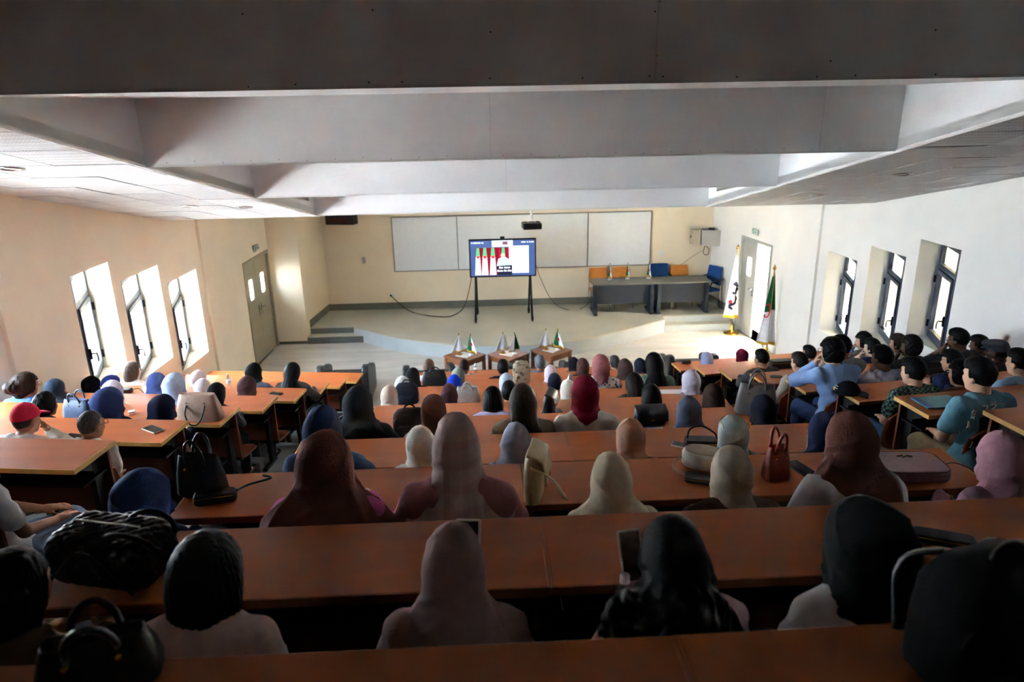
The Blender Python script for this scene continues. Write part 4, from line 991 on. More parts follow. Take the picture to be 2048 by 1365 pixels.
def torso(F, J, g, male, k=0.05):
    T, Rl = J['T'], J['Rl']; w_ = 1.08 if male else 1.0
    F.ell((0, 0.0, 0.55), (0.165 + g, 0.125 + g, 0.10 + g), k); F.ell(T((0, 0.0, 0.72)), (0.132 * w_ + g, 0.098 + g, 0.15), k, Rl)
    F.ell(T((0, 0.0, 0.88)), (0.155 * w_ + g, 0.108 + g, 0.145), k, Rl)
    F.cap(J['shL'] * np.array([0.82, 1, 1]), J['shR'] * np.array([0.82, 1, 1]), 0.058 + g, 0.058 + g, k)
    F.cap(T((-0.06, -0.005, 1.01)), T((0.06, -0.005, 1.01)), 0.045 + g, 0.045 + g, k)
BUN = {}
def bundle(male, pose, lean, yaw, pitch, head, sleeve, legs, seed, fine=False):
    key = (fine, male, pose, round(lean, 2), round(yaw, 2), round(pitch, 2), head, sleeve, legs, seed)
    if key in BUN: return BUN[key]
    J = posed(pose, lean, male); T = J['T']; out = {}
    RH = rotm((-pitch, 0, yaw)); hc = J['head']
    lo, hi = (-0.42, -0.30, 0.34), (0.42, 0.72, 1.14)
    # continuous body: trunk, neck, arms, legs, then the finely meshed head and hands rooted in it
    F = Field((-0.40, -0.24, 0.0), (0.40, 0.86, 1.20), 0.0165); torso(F, J, -0.012, male)
    F.cap(J['neck'], hc + RH @ np.array([0, -0.02, -0.06]), 0.052 if male else 0.046, 0.050 if male else 0.045, 0.03)
    for n in 'LR':
        F.cap(J['sh' + n], J['el' + n], 0.046 if male else 0.040, 0.037 if male else 0.032, 0.03); F.cap(J['el' + n], J['wr' + n], 0.037 if male else 0.032, 0.026 if male else 0.022, 0.02)
    for sx in (-1, 1):
        a, b, c, d = LEGS[legs](sx); F.cap(a, b, 0.078, 0.052, 0.04); F.cap(b, c, 0.052, 0.034, 0.03); F.cap(c, d, 0.036, 0.03, 0.02)
    parts = [F.mesh(), xf(HEAD[male], RH, hc)]
    for n, mir in (('L', False), ('R', True)):
        fr_ = frame(J['hd' + n], J['pn' + n]); sc = 1.0 if male else 0.92
        parts.append(xf((HAND[J['hand' + n]][0] * sc, HAND[J['hand' + n]][1]), fr_, J['wr' + n], mir))
    out['body'] = np_mesh('body', join(parts)); out['eyes'] = np_mesh('eyes', xf(EYES, RH, hc))
    # garment on the upper body
    rs = np.random.RandomState(seed + 5); ph = rs.rand(8) * 6.28
    F = Field(lo, hi, 0.0115 if fine else 0.0145); torso(F, J, 0.012, male); F.ell((0, 0.0, 0.56), (0.196, 0.158, 0.115), 0.05)
    for n in 'LR':
        sh, el, wr_ = J['sh' + n], J['el' + n], J['wr' + n]
        if sleeve == 'long':
            F.cap(sh, el, 0.066 if male else 0.060, 0.056 if male else 0.052, 0.04); F.cap(el, el + (wr_ - el) * 0.93, 0.055 if male else 0.052, 0.040, 0.03)
        else: F.cap(sh, sh + (el - sh) * 0.62, 0.066, 0.068, 0.04)
    X, Y, Z = F.all()
    F.d += 0.0045 * np.sin(Z * 46 + np.abs(X) * 34 + ph[0] + 2 * np.sin(X * 9 + ph[1])) * np.clip((1.0 - Z) * 5, 0, 1) + 0.003 * np.sin(X * 60 + Z * 25 + ph[2])
    F.d -= 0.008 * (1 - np.abs(np.sin(np.abs(X) * 15 - Z * 11 + ph[3]))) ** 4
    F.d = np.maximum(F.d, -((T((0, 0, 1.052))[2] - Z) * -1 + 0.0) if False else F.d)
    cx = T((0, 0.02, 1.075)); F.cut(cx, (0.062, 0.062, 0.055), 0.01)
    out['top'] = np_mesh('top', F.mesh())
    if head == 'quiff': out['_F'] = F
    # garment on the legs, shoes
    F = Field((-0.28, -0.22, 0.02), (0.28, 0.84, 0.72), 0.017)
    F.ell((0, 0.0, 0.54), (0.160, 0.122, 0.100), 0.03)
    for sx in (-1, 1):
        a, b, c, d = LEGS[legs](sx); c2 = tuple(np.array(b) + (np.array(c) - np.array(b)) * 0.97); F.cap(a, b, 0.086, 0.068, 0.03); F.cap(b, c2, 0.070, 0.054, 0.03)
    X, Y, Z = F.all(); F.d += 0.004 * np.sin(Y * 40 + Z * 55 + ph[3])
    out['trousers'] = np_mesh('trousers', F.mesh())
    F = Field((-0.24, 0.30, -0.02), (0.24, 0.92, 0.18), 0.014)
    for sx in (-1, 1):
        a, b, c, d = LEGS[legs](sx); c = np.array(c); d = np.array(d); F.cap((c[0], c[1] - 0.02, 0.055), (d[0], d[1] + 0.04, 0.042), 0.046, 0.038, 0.02)
    X, Y, Z = F.all(); F.d = np.maximum(F.d, -(Z - 0.006)); out['shoes'] = np_mesh('shoes', F.mesh())
    # headwear
    if head.startswith('hijab'):
        kind = head.split('_')[1]
        F = Field((-0.34, -0.30, 0.62), (0.34, 0.36, 1.36), 0.0090 if fine else 0.0125)
        P = lambda p: hc + RH @ np.array(p)
        F.ell(P((0, -0.012, 0.014)), (0.089, 0.114, 0.124), 0.02, RH); F.ell(P((0, -0.058, 0.012)), (0.079, 0.072, 0.088), 0.04, RH)
        F.ell(P((0, 0.035, -0.085)), (0.074, 0.07, 0.055), 0.04, RH)
        if kind in ('tuck', 'side'): F.cap(P((0, -0.03, -0.05)), J['neck'] + np.array([0, 0.005, 0.0]), 0.080, 0.078, 0.035)
        else: F.cap(P((0, -0.03, -0.03)), T((0, -0.005, 0.985)), 0.086, 0.118, 0.05)
        if kind == 'drape':
            F.cap(T((-0.085, 0, 0.975)), T((0.085, 0, 0.975)), 0.075, 0.075, 0.06); F.ell(T((0, -0.015, 0.90)), (0.212, 0.132, 0.120), 0.06, J['Rl']); F.ell(T((0, -0.03, 0.81)), (0.212, 0.120, 0.17), 0.06, J['Rl'])
        elif kind == 'cape':
            F.cap(T((-0.10, 0, 0.97)), T((0.10, 0, 0.97)), 0.085, 0.085, 0.07); F.ell(T((0, 0.0, 0.89)), (0.240, 0.152, 0.135), 0.07, J['Rl']); F.ell(T((0, -0.015, 0.78)), (0.255, 0.152, 0.20), 0.08, J['Rl'])
        elif kind == 'side':
            F.ell(T((0.01, 0.0, 1.01)), (0.15, 0.11, 0.075), 0.07, J['Rl']); F.ell(T((0.09, -0.03, 0.90)), (0.12, 0.105, 0.17), 0.07, J['Rl']); F.ell(T((-0.06, 0.06, 0.92)), (0.12, 0.09, 0.10), 0.06, J['Rl'])
        else:
            F.ell(T((0, 0.0, 1.03)), (0.105, 0.090, 0.055), 0.04, J['Rl'])
        X, Y, Z = F.all(); zr = np.clip((hc[2] - 0.03 - Z) / 0.14, 0, 1); an = np.arctan2(X - hc[0], -(Y - hc[1]) + 0.03)
        ridge = lambda ph_, w_: (1 - np.abs(np.sin(ph_))) ** w_
        sg = 1 if seed % 2 else -1
        F.d -= zr * (0.022 * ridge(an * 2.2 + sg * Z * 7 + ph[4], 3) + 0.013 * ridge(an * 4.5 - sg * Z * 12 + 1.5 * np.sin(Z * 9) + ph[5], 3)) - zr * 0.009
        F.d += zr * 0.004 * np.sin(an * 9 - Z * 14 + ph[0])
        F.d -= (1 - zr) * 0.008 * ridge((Z - hc[2]) * 17 + sg * an * 1.4 + ph[6], 5)
        F.d -= np.clip(1 - np.abs(zr - 0.5) / 0.5, 0, 1) * 0.010 * ridge(an * 2.2 + sg * Z * 15 + ph[7], 3)
        F.cut(P((0, 0.125, -0.008)), (0.060, 0.085, 0.080), 0.012, RH)
        out['hijab'] = np_mesh('hijab', F.mesh())
    elif head in ('long', 'curlylong'):
        F = Field((-0.30, -0.32, 0.66), (0.30, 0.25, 1.36), 0.0085 if fine else 0.0115); P = lambda p: hc + RH @ np.array(p)
        F.ell(P((0, -0.014, 0.020)), (0.090, 0.112, 0.118), 0.02, RH)
        wv = 1.35 if head == 'curlylong' else 1.0
        F.cap(P((0, -0.05, -0.03)), T((0, -0.085, 1.00)), 0.088, 0.09 * wv, 0.06); F.ell(T((0, -0.095, 0.92)), (0.135 * wv, 0.06, 0.17), 0.06, J['Rl'])
        if head == 'long': F.ell(T((0, -0.098, 0.80)), (0.16, 0.05, 0.15), 0.06, J['Rl'])
        if head == 'curlylong': F.ell(T((-0.14, -0.02, 0.98)), (0.085, 0.07, 0.12), 0.04); F.ell(P((0.06, -0.03, -0.08)), (0.06, 0.07, 0.09), 0.04)
        X, Y, Z = F.all()
        if head == 'curlylong': F.d += 0.014 * np.sin(X * 70 + ph[0] + 2 * np.sin(Z * 38)) * np.sin(Y * 60 + ph[1]) * np.sin(Z * 85 + ph[2] + 2 * np.sin(X * 40)) * np.clip((1.18 - Z) * 7, 0, 1)
        F.d += 0.0028 * np.sin(X * 150 + 3 * np.sin(Z * 9 + ph[1])) * np.clip((hc[2] + 0.05 - Z) * 8, 0, 1)
        hx = (X - hc[0]) * RH[0, 1] + (Y - hc[1]) * RH[1, 1] + (Z - hc[2]) * RH[2, 1]; hz = (X - hc[0]) * RH[0, 2] + (Y - hc[1]) * RH[1, 2] + (Z - hc[2]) * RH[2, 2]
        F.d = np.maximum(F.d, np.where(hz < 0.05, hx - 0.045, -1))
        out['hair'] = np_mesh('hair', F.mesh())
    elif head != 'none':
        for h in head.split('+'): out['cap' if 'cap' in h else 'hair'] = np_mesh('hair', xf(hair(h, seed % 2), RH, hc))
    out['_J'] = J; out['_RH'] = RH
    tt = hc + RH @ np.array([0, -0.02, 0.142 if head.startswith('hijab') else 0.135]); out['_top'] = tt
    BUN[key] = out; return out

M_eye = mat('eye_dark', (40, 30, 26), 0.2, 0.6)
SK = {'light': (206, 158, 130), 'tan': (168, 118, 88), 'brown': (116, 76, 54), 'dark': (70, 44, 32), 'pale': (216, 176, 152)}
def glasses_mesh(RH, hc):
    mb = MB()
    for sx in (-1, 1):
        mb.tube([(sx * 0.033 + 0.023 * math.cos(a), 0.112, 0.006 + 0.019 * math.sin(a)) for a in [i * 0.5236 for i in range(12)]], 0.0022, 5, closed=True)
        mb.tube([(sx * 0.056, 0.110, 0.012), (sx * 0.080, 0.06, 0.012), (sx * 0.084, -0.01, 0.010), (sx * 0.082, -0.03, -0.012)], 0.0022, 5)
    mb.tube([(-0.010, 0.112, 0.010), (0.010, 0.112, 0.010)], 0.0022, 5)
    Mx = Matrix.Translation(Vector(hc)) @ Matrix(RH.tolist()).to_4x4(); mb.v = [tuple(Mx @ Vector(v)) for v in mb.v]; return mb
BODY_YAW = {'C': 0.0, 'L': R(-7.4), 'R': R(7.4)}
def person(row, block, cx, top, label, head='hijab_tuck', hc_=(90, 60, 50), tc=(60, 60, 70), sk='light', male=False, pose='desk', lean=None, look=None, sleeve='long', pants=(40, 42, 52), legs='sit', glasses=False, pitch=None, seed=None, dy=0.0, hair2=None, extra=None, smin=0.88, smax=1.14, yaw=None, hs=1.0):
    """seated person whose head top is sighted at photo position (cx, top), on the seat behind desk `row`"""
    k = 'ABCDEFGHIJK'.index(row); zt = tier_z(k); seed = (len(PEOPLE) * 7 + 3) % 5 if seed is None else seed
    Y0 = 0.48 + k + dy; p = at(cx, top, Y=Y0 + 0.06); f = fan(p.x); p = at(cx, top, Y=Y0 + f + 0.06)
    if lean is None: lean = R(16) if p.z - zt < 1.22 else R(5)
    byaw = BODY_YAW[block] if yaw is None else yaw
    if look is None:
        look = math.atan2(-(0.4 - p.x), 15.6 - Y0) - byaw
    look = round(look / R(12)) * R(12)
    if pitch is None: pitch = R(8)
    b = bundle(male, pose, lean, look, pitch, head, sleeve, legs, seed, k <= 3)
    tp = b['_top']; s = 1.0
    for _ in range(4):
        yh = Y0 + f + s * tp[1]; q = at(cx, top, Y=yh); s = (q.z - zt) / tp[2]; s = min(max(s, smin), smax)
        q = at(cx, top, Y=Y0 + f + s * tp[1])
    hx = s * (tp[0] * math.cos(byaw) - tp[1] * math.sin(byaw))
    px_ = min(max(q.x - hx, wl(Y0 + f) + 0.30), wr(Y0 + f) - 0.30)
    root = thing('person', label, 'person', (px_, Y0 + f, zt), byaw, 'seated audience'); root.scale = (s, s, s)
    bd = link('body', b['body'], skin(SK[sk]), root); link('eyes', b['eyes'], M_eye, bd)
    link('top', b['top'], tc if isinstance(tc, bpy.types.Material) else cloth(tc), root); link('trousers', b['trousers'], cloth(pants), root); link('shoes', b['shoes'], plain((30, 28, 28)), root)
    hw = []
    if 'hijab' in b: hw.append(link('hijab', b['hijab'], hc_ if isinstance(hc_, bpy.types.Material) else cloth(hc_), root))
    if 'hair' in b: hw.append(link('hair', b['hair'], hairm(hair2 or hc_), root))
    for o in hw:                                                     # fuller or tighter wrap about the head
        if hs != 1.0: h0 = b['_J']['head']; o.scale = (hs, hs, 1.0); o.location = (h0[0] * (1 - hs), h0[1] * (1 - hs), 0)
    if 'cap' in b: link('cap', b['cap'], cloth(hc_), root)
    if glasses: glasses_mesh(b['_RH'], b['_J']['head']).build('glasses', M_steel, root)
    PEOPLE.append(root)
    if extra: extra(root, b)
    return root
PEOPLE = []
BLK = (20, 17, 16); DKB = (38, 27, 22)
def patterned(key, base, ink, kind, scale):
    """woven check or printed spots"""
    if key in MATS: return MATS[key]
    m = mat(key, base, 0.85, 0.15, var=0.06, scale=25, bump=0.2, bscale=220); nt = m.node_tree; L = nt.links.new; p = nt.nodes['Principled BSDF']
    src = p.inputs['Base Color'].links[0].from_socket; tc = nt.nodes.new('ShaderNodeTexCoord')
    mx = nt.nodes.new('ShaderNodeMix'); mx.data_type = 'RGBA'; mx.inputs[7].default_value = rgb(*ink)
    if kind == 'spots':
        v = nt.nodes.new('ShaderNodeTexVoronoi'); v.inputs['Scale'].default_value = scale; L(tc.outputs['Object'], v.inputs['Vector'])
        lt = nt.nodes.new('ShaderNodeMath'); lt.operation = 'LESS_THAN'; lt.inputs[1].default_value = 0.34; L(v.outputs['Distance'], lt.inputs[0]); L(lt.outputs[0], mx.inputs[0])
    elif kind == 'swirl':
        v = nt.nodes.new('ShaderNodeTexWave'); v.inputs['Scale'].default_value = scale; v.inputs['Distortion'].default_value = 9; L(tc.outputs['Object'], v.inputs['Vector'])
        lt = nt.nodes.new('ShaderNodeMath'); lt.operation = 'GREATER_THAN'; lt.inputs[1].default_value = 0.6; L(v.outputs['Fac'], lt.inputs[0]); L(lt.outputs[0], mx.inputs[0])
    elif kind == 'check':
        v = nt.nodes.new('ShaderNodeTexChecker'); v.inputs['Scale'].default_value = scale; L(tc.outputs['Object'], v.inputs['Vector']); L(v.outputs['Fac'], mx.inputs[0])
    else:
        vals = []
        for d_ in ('X', 'Z'):
            v = nt.nodes.new('ShaderNodeTexWave'); v.bands_direction = d_; v.inputs['Scale'].default_value = scale; L(tc.outputs['Object'], v.inputs['Vector'])
            lt = nt.nodes.new('ShaderNodeMath'); lt.operation = 'GREATER_THAN'; lt.inputs[1].default_value = 0.72 if kind == 'lines' else 0.55; L(v.outputs['Fac'], lt.inputs[0]); vals.append(lt)
        ad = nt.nodes.new('ShaderNodeMath'); ad.operation = 'ADD'; L(vals[0].outputs[0], ad.inputs[0]); L(vals[1].outputs[0], ad.inputs[1])
        ml = nt.nodes.new('ShaderNodeMath'); ml.operation = 'MULTIPLY'; ml.inputs[1].default_value = 0.5; ml.use_clamp = True; L(ad.outputs[0], ml.inputs[0]); L(ml.outputs[0], mx.inputs[0])
    L(src, mx.inputs[6]); L(mx.outputs[2], p.inputs['Base Color']); return m
PLAID = patterned('green_check_cloth', (78, 108, 96), (24, 34, 34), 'check', 38)
SPOTS = patterned('blue_spotted_blouse', (196, 190, 180), (60, 76, 120), 'spots', 26)
PINKL = patterned('pink_lined_scarf', (200, 172, 166), (184, 148, 144), 'lines', 4)
STRP = patterned('blue_striped_shirt', (132, 164, 214), (160, 186, 226), 'lines', 60)
SATIN = mat('silver_satin', (216, 210, 198), 0.36, 0.6, var=0.12, scale=14, bump=0.3, bscale=30)
DENIM = mat('denim_blue', (72, 92, 124), 0.85, 0.15, var=0.18, scale=30, bump=0.3, bscale=240)

# ---- hair claw and braided earring on two of the nearest heads
def claw(root, b):
    hc, RH = b['_J']['head'], b['_RH']; c = hc + RH @ np.array([0.01, -0.135, -0.10]); mb = MB()
    for dx, dz in ((-0.05, 0.02), (-0.03, -0.03), (0.0, -0.035), (0.03, -0.045), (0.055, -0.07), (0.045, 0.02)):
        mb.tube([c, c + np.array([dx * 0.6, -0.03, dz * 0.6]), c + np.array([dx, -0.01, dz])], 0.0045, 6)
    mb.build('hair_claw', mat('tortoise_clip', (110, 66, 44), 0.25, 0.6), root)
def braid(root, b):
    hc, RH = b['_J']['head'], b['_RH']; mb = MB()
    for i in range(5):
        c = hc + RH @ np.array([-0.088, -0.02, -0.05 - 0.018 * i]); mb.lathe([(0.001, -0.009), (0.009, -0.005), (0.010, 0.003), (0.001, 0.009)], c=tuple(c), seg=10)
    mb.build('earring', M_chrome, root)
def head_glasses(root, b):
    hc, RH = b['_J']['head'], b['_RH']; g = glasses_mesh(RH, hc + RH @ np.array([0, -0.055, 0.085])); g.build('glasses', M_gold, root)
def back_print(root, b):
    """lettering printed in an arc across the back of the shirt and down one side"""
    J = b['_J']; T = J['T']; mt = mat('print_pale', (226, 228, 220), 0.8, 0.2); dk = cloth((38, 44, 46))
    G = b['_F']; F = Field((-0.3, -0.3, 0.5), (0.3, 0.1, 1.1), G.h); F.lo = G.lo; F.n = G.n; F.ax = G.ax; F.d = G.d - 0.006; X, Y, Z = F.all()
    zt = T((0, 0, 0.955))[2]
    for e in (Y + 0.03, np.abs(X - 0.04) - 0.14, Z - zt + 2.2 * (X - 0.02) ** 2, 0.62 - Z): F.d = np.maximum(F.d, e)
    link('back_print', np_mesh('back_print', F.mesh()), dk, root)
    def surf(x, z):
        i = int(round((x - G.lo[0]) / G.h)); k_ = int(round((z - G.lo[2]) / G.h)); col = G.d[i, :, k_]; j = int(np.argmax(col < 0))
        if j == 0: return -0.10
        return float(G.lo[1] + (j - 1) * G.h + G.h * col[j - 1] / max(1e-6, col[j - 1] - col[j])) - 0.009
    for ch, x, z, sz, rot in (('無', -0.135, 0.945, 0.07, 0.5), ('フ', -0.07, 0.985, 0.07, 0.3), ('ラ', 0.0, 1.0, 0.07, 0.0), ('ワ', 0.07, 0.99, 0.07, -0.3), ('ー', 0.12, 0.945, 0.06, -0.5), ('ル', -0.155, 0.87, 0.06, 0.2), ('に', -0.16, 0.80, 0.06, 0), ('ノ', -0.155, 0.74, 0.05, 0), ('水', -0.14, 0.68, 0.055, 0)):
        cu = bpy.data.curves.new('letter_curve', 'FONT'); cu.body = ch; cu.size = sz; cu.extrude = 0.002; cu.offset = 0.0012; cu.align_x = 'CENTER'; cu.align_y = 'CENTER'
        tmp = bpy.data.objects.new('letter_shape', cu); me = bpy.data.meshes.new_from_object(tmp); bpy.data.objects.remove(tmp); bpy.data.curves.remove(cu)
        me.materials.clear(); o = link('letter', me, mt, root)
        o.location = (x, surf(x, z), z); o.rotation_euler = (R(90 - 8), rot * 0.6, -x * 2.2)
def strap(root, b):
    J = b['_J']; T = J['T']; MB().tube([T((0.10, 0.12, 0.86)), T((0.105, 0.07, 1.0)), T((0.10, -0.03, 1.045)), T((0.07, -0.115, 0.95)), T((0.03, -0.125, 0.80)), T((-0.02, -0.13, 0.70))], 0.016, 6, flat=0.4).build('bag_strap', M_black, root)

W = person
# --- second row from the camera
W('B', 'C', 405, 1085, 'woman with black hair and a silver earring in a pale pink blouse', 'bob', BLK, (206, 180, 172), 'light', pose='lap', extra=braid, dy=0.02, hs=1.16)
W('B', 'C', 905, 1065, 'woman in a draped mauve-brown hijab holding a phone, nearest row', 'hijab_drape', (150, 122, 118), (150, 122, 118), pose='phone', seed=2, dy=0.02)
W('B', 'C', 1345, 1055, 'woman with loose black curly hair, brown hair claw and pink top', 'curlylong', (22, 18, 17), (206, 160, 166), pose='phone', extra=claw, dy=0.02, hs=1.06)
W('B', 'C', 1745, 1000, 'woman in a black hijab and white shirt, nearest row', 'hijab_tuck', (20, 23, 24), (226, 228, 232), pose='lap', seed=1, dy=0.02, hs=1.26)
W('B', 'C', 12, 1112, 'person with black hair and a brown sleeve cut by the left edge', 'bob', BLK, (82, 66, 54), 'tan', dy=-0.02)
W('B', 'C', 2140, 1010, 'person in a dusky mauve scarf cut off by the right edge, nearest row', 'hijab_drape', (140, 104, 108), (110, 84, 88), seed=4, pose='lap')
# --- third row
W('C', 'C', 279, 945, 'woman in a royal navy hijab behind the quilted black bag', 'hijab_drape', (38, 62, 116), (38, 50, 84), seed=3, hs=1.22)
W('C', 'C', 645, 862, 'woman in a large brown draped hijab with a pink sleeve', 'hijab_cape', (112, 62, 52), (206, 96, 160), pose='desk', seed=2, hs=1.14)
W('C', 'C', 910, 825, 'woman in a pale pink lined scarf over a dusty rose coat', 'hijab_drape', PINKL, (170, 106, 108), seed=4, hs=0.92)
W('C', 'C', 1222, 910, 'woman in a cream hijab spread over her shoulders', 'hijab_cape', (212, 194, 166), (204, 188, 160), seed=1)
W('C', 'C', 1465, 892, 'woman in a beige-grey wrapped hijab beside the round cream bag', 'hijab_tuck', (192, 178, 158), (110, 84, 72), seed=3)
W('C', 'C', 1707, 822, 'woman in a brown hijab and white shirt beside the mauve laptop bag', 'hijab_side', (98, 58, 50), (222, 224, 230), seed=0, pose='lap')
W('C', 'C', 2012, 862, 'woman in a dusty mauve hijab at the right end of her row', 'hijab_drape', (170, 124, 136), (150, 110, 122), seed=2)
# --- fourth row
W('D', 'C', 643, 810, 'woman in a navy hijab and blue denim jacket', 'hijab_drape', (34, 50, 84), DENIM, seed=4)
W('D', 'C', 840, 862, 'woman in a plain cream-white tucked hijab', 'hijab_tuck', (222, 212, 196), (196, 188, 178), seed=1)
W('D', 'C', 1032, 872, 'woman in a pale grey-lavender hijab beside the gold and cream bag', 'hijab_drape', (158, 156, 170), (150, 148, 160), seed=0)
W('D', 'C', 1261, 838, 'woman in a pleated tan-pink hijab', 'hijab_tuck', (196, 148, 124), (150, 112, 96), seed=2)
W('D', 'C', 1467, 832, 'woman in a pale grey-green hijab with glasses pushed up on her head', 'hijab_tuck', (184, 192, 190), (120, 128, 130), extra=head_glasses, seed=4)
W('D', 'C', 1652, 828, 'woman in a dark navy hijab behind the brown-hijab woman', 'hijab_drape', (34, 42, 76), (34, 42, 76), seed=3)
# --- fifth row
W('E', 'C', 715, 770, 'woman wrapped in a black hijab and black coat beside the aisle', 'hijab_cape', (36, 40, 44), (28, 30, 32), seed=1)
W('E', 'C', 866, 788, 'woman in a dark brown hijab and off-white shirt', 'hijab_tuck', (104, 64, 52), (222, 216, 204), seed=3)
W('E', 'C', 1045, 768, 'woman with very long straight brown hair', 'long', (70, 50, 38), (150, 138, 124), pose='desk', seed=1)
W('E', 'C', 1170, 750, 'woman in a burgundy hijab and silver satin blouse', 'hijab_tuck', (132, 24, 50), SATIN, seed=4)
W('E', 'C', 1378, 792, 'woman in a slate blue-grey hijab', 'hijab_drape', (88, 92, 110), (70, 74, 92), seed=2)
W('E', 'C', 1527, 795, 'woman in a midnight navy hijab below the grey handbag', 'hijab_tuck', (30, 34, 56), (40, 42, 60), seed=0)
# --- sixth row
W('F', 'C', 985, 774, 'girl with short black hair in a lavender shirt leaning on the desk', 'bob', BLK, (190, 184, 220), pose='fold', lean=R(20))
W('F', 'C', 1303, 769, 'woman with glossy black bobbed hair behind the black flap bag', 'bob', (34, 28, 26), (60, 54, 56), seed=1)
W('F', 'C', 1427, 767, 'woman in a very dark brown hijab near the right aisle', 'hijab_drape', (64, 46, 40), (50, 40, 38), seed=3)
# --- seventh row
W('G', 'C', 778, 770, 'woman in a bright cream hijab at the left aisle end', 'hijab_tuck', (228, 208, 190), (60, 56, 62), seed=2)
W('G', 'C', 898, 771, 'woman in a dark plum hijab beside the pale shopping bag', 'hijab_tuck', (76, 46, 54), (60, 44, 50), seed=0)
W('G', 'C', 1018, 766, 'person with black hair half hidden behind the long brown hair', 'short', BLK, (60, 60, 66), male=True)
W('G', 'C', 1136, 760, 'woman in an ivory hijab beside the burgundy hijab', 'hijab_tuck', (232, 222, 206), (180, 172, 160), seed=1)
W('G', 'C', 1268, 745, 'woman with straight shoulder-length black hair', 'long', (34, 28, 26), (60, 56, 56), seed=3)
W('G', 'C', 1382, 740, 'woman in a white-lilac hijab with a paper on her desk', 'hijab_tuck', (214, 206, 220), (150, 140, 150), seed=4)
# --- eighth row
W('H', 'C', 804, 752, 'woman in a white hijab behind the navy backpack', 'hijab_tuck', (226, 224, 224), (60, 60, 72), seed=3)
W('H', 'C', 908, 749, 'woman in a vivid royal blue hijab', 'hijab_tuck', (26, 66, 206), (40, 50, 110), seed=1)
W('H', 'C', 1012, 746, 'woman in a pale sky-blue hijab', 'hijab_tuck', (196, 210, 226), (90, 94, 104), seed=2)
W('H', 'C', 1109, 746, 'woman in an ink-blue hijab right of the beige backpack', 'hijab_tuck', (32, 38, 54), (40, 44, 58), seed=0)
W('H', 'C', 1201, 708, 'woman in a rose-brown hijab and blue-spotted blouse', 'hijab_tuck', (150, 92, 92), SPOTS, seed=4)
W('H', 'C', 1308, 705, 'woman with thick black hair in a teal and olive top', 'long', (24, 20, 22), (128, 150, 132), seed=1)
# --- ninth row
W('I', 'C', 825, 735, 'woman in a black hijab beside the black handbag with a silver charm', 'hijab_drape', (28, 30, 34), (28, 30, 34), seed=3)
W('I', 'C', 916, 735, 'woman in a grey-green hijab behind the royal blue one', 'hijab_drape', (156, 160, 146), (130, 134, 120), seed=1)
W('I', 'C', 1101, 730, 'woman in a pink-white hijab just beyond the ink-blue one', 'hijab_tuck', (226, 206, 216), (150, 140, 150), seed=2)
W('I', 'C', 1250, 717, 'woman in a dark brown hijab left of the black-haired woman', 'hijab_drape', (70, 54, 52), (60, 48, 46), seed=0)
# --- tenth and eleventh rows
W('J', 'C', 857, 717, 'bald man in a white shirt near the front', 'stubble', (150, 116, 98), (220, 220, 224), 'tan', male=True)
W('J', 'C', 1006, 720, 'dark-haired man in a black jacket with white collar', 'short', (30, 26, 26), (30, 30, 34), 'brown', male=True)
W('J', 'C', 1165, 716, 'woman in a chestnut brown hijab near the front', 'hijab_tuck', (92, 62, 56), (70, 54, 52), seed=3)
W('J', 'C', 1280, 716, 'person in a dark blue hood near the front', 'hijab_tuck', (40, 46, 62), (40, 46, 62), seed=2)
W('K', 'C', 928, 718, 'balding dark-skinned man before the left-hand walnut table', 'stubble', (60, 40, 34), (160, 160, 164), 'brown', male=True)
W('K', 'C', 1080, 711, 'grey-haired man before the right-hand walnut table', 'short', (150, 152, 158), (110, 112, 120), 'tan', male=True)
W('K', 'C', 1147, 714, 'woman in a black hijab in the front row of the centre block', 'hijab_tuck', (34, 36, 44), (34, 36, 44), seed=1)
W('K', 'C', 1230, 712, 'man with short greying hair in the front row of the centre block', 'short', (110, 104, 104), (110, 106, 110), 'light', male=True)
# --- right wall block
rp = lambda *a, **k: W(a[0], 'R', *a[1:], male=k.pop('male', True), **k)
rp('G', 1667, 677, 'man with curly black hair in a light blue shirt resting his face on his hand', 'curly', BLK, STRP, 'light', pose='chinL', glasses=True, pants=(56, 78, 120), lean=R(12))
rp('E', 1965, 716, 'man with straight black hair in a teal T-shirt with printed lettering', 'quiff', BLK, (110, 160, 178), 'light', sleeve='short', pants=(150, 130, 100), pose='lap', extra=back_print)
rp('F', 1831, 716, 'man with swept-back black hair in a green checked shirt', 'quiff', BLK, PLAID, 'light', sleeve='short', pants=(80, 110, 150), pose='lap')
rp('I', 1525, 699, 'man with a faded black haircut beside the black desk bag', 'fade', BLK, (70, 66, 66), 'tan')
rp('H', 1601, 705, 'man with cropped brown hair in a beige sweater at the aisle', 'fade', (58, 48, 44), (176, 160, 148), 'light', pose='lap')
rp('J', 1620, 691, 'man with short black hair beside a dark jacket', 'short', BLK, (40, 40, 40), 'tan')
rp('H', 1686, 671, 'man with a black fade and grey T-shirt behind the light blue shirt', 'fade', BLK, (140, 140, 140), 'tan', lean=R(6))
rp('J', 1729, 665, 'man with full black hair resting his chin on both hands', 'curly', BLK, (130, 120, 110), 'light', pose='chinL')
rp('I', 1747, 677, 'man in a navy T-shirt holding his cheek', 'short', BLK, (32, 40, 78), 'pale', pose='chinL', sleeve='short')
rp('G', 1768, 691, 'man in a grey and lavender shirt with a black shoulder strap', 'fade', BLK, (176, 176, 196), 'brown', extra=strap)
rp('I', 1800, 668, 'man with brown hair in a cream shirt by the middle right window', 'short', (50, 40, 36), (206, 196, 170), 'light')
rp('H', 1825, 672, 'man with tight curly black hair leaning on his dark arm', 'curly', BLK, (26, 26, 28), 'dark', pose='chinL', sleeve='short')
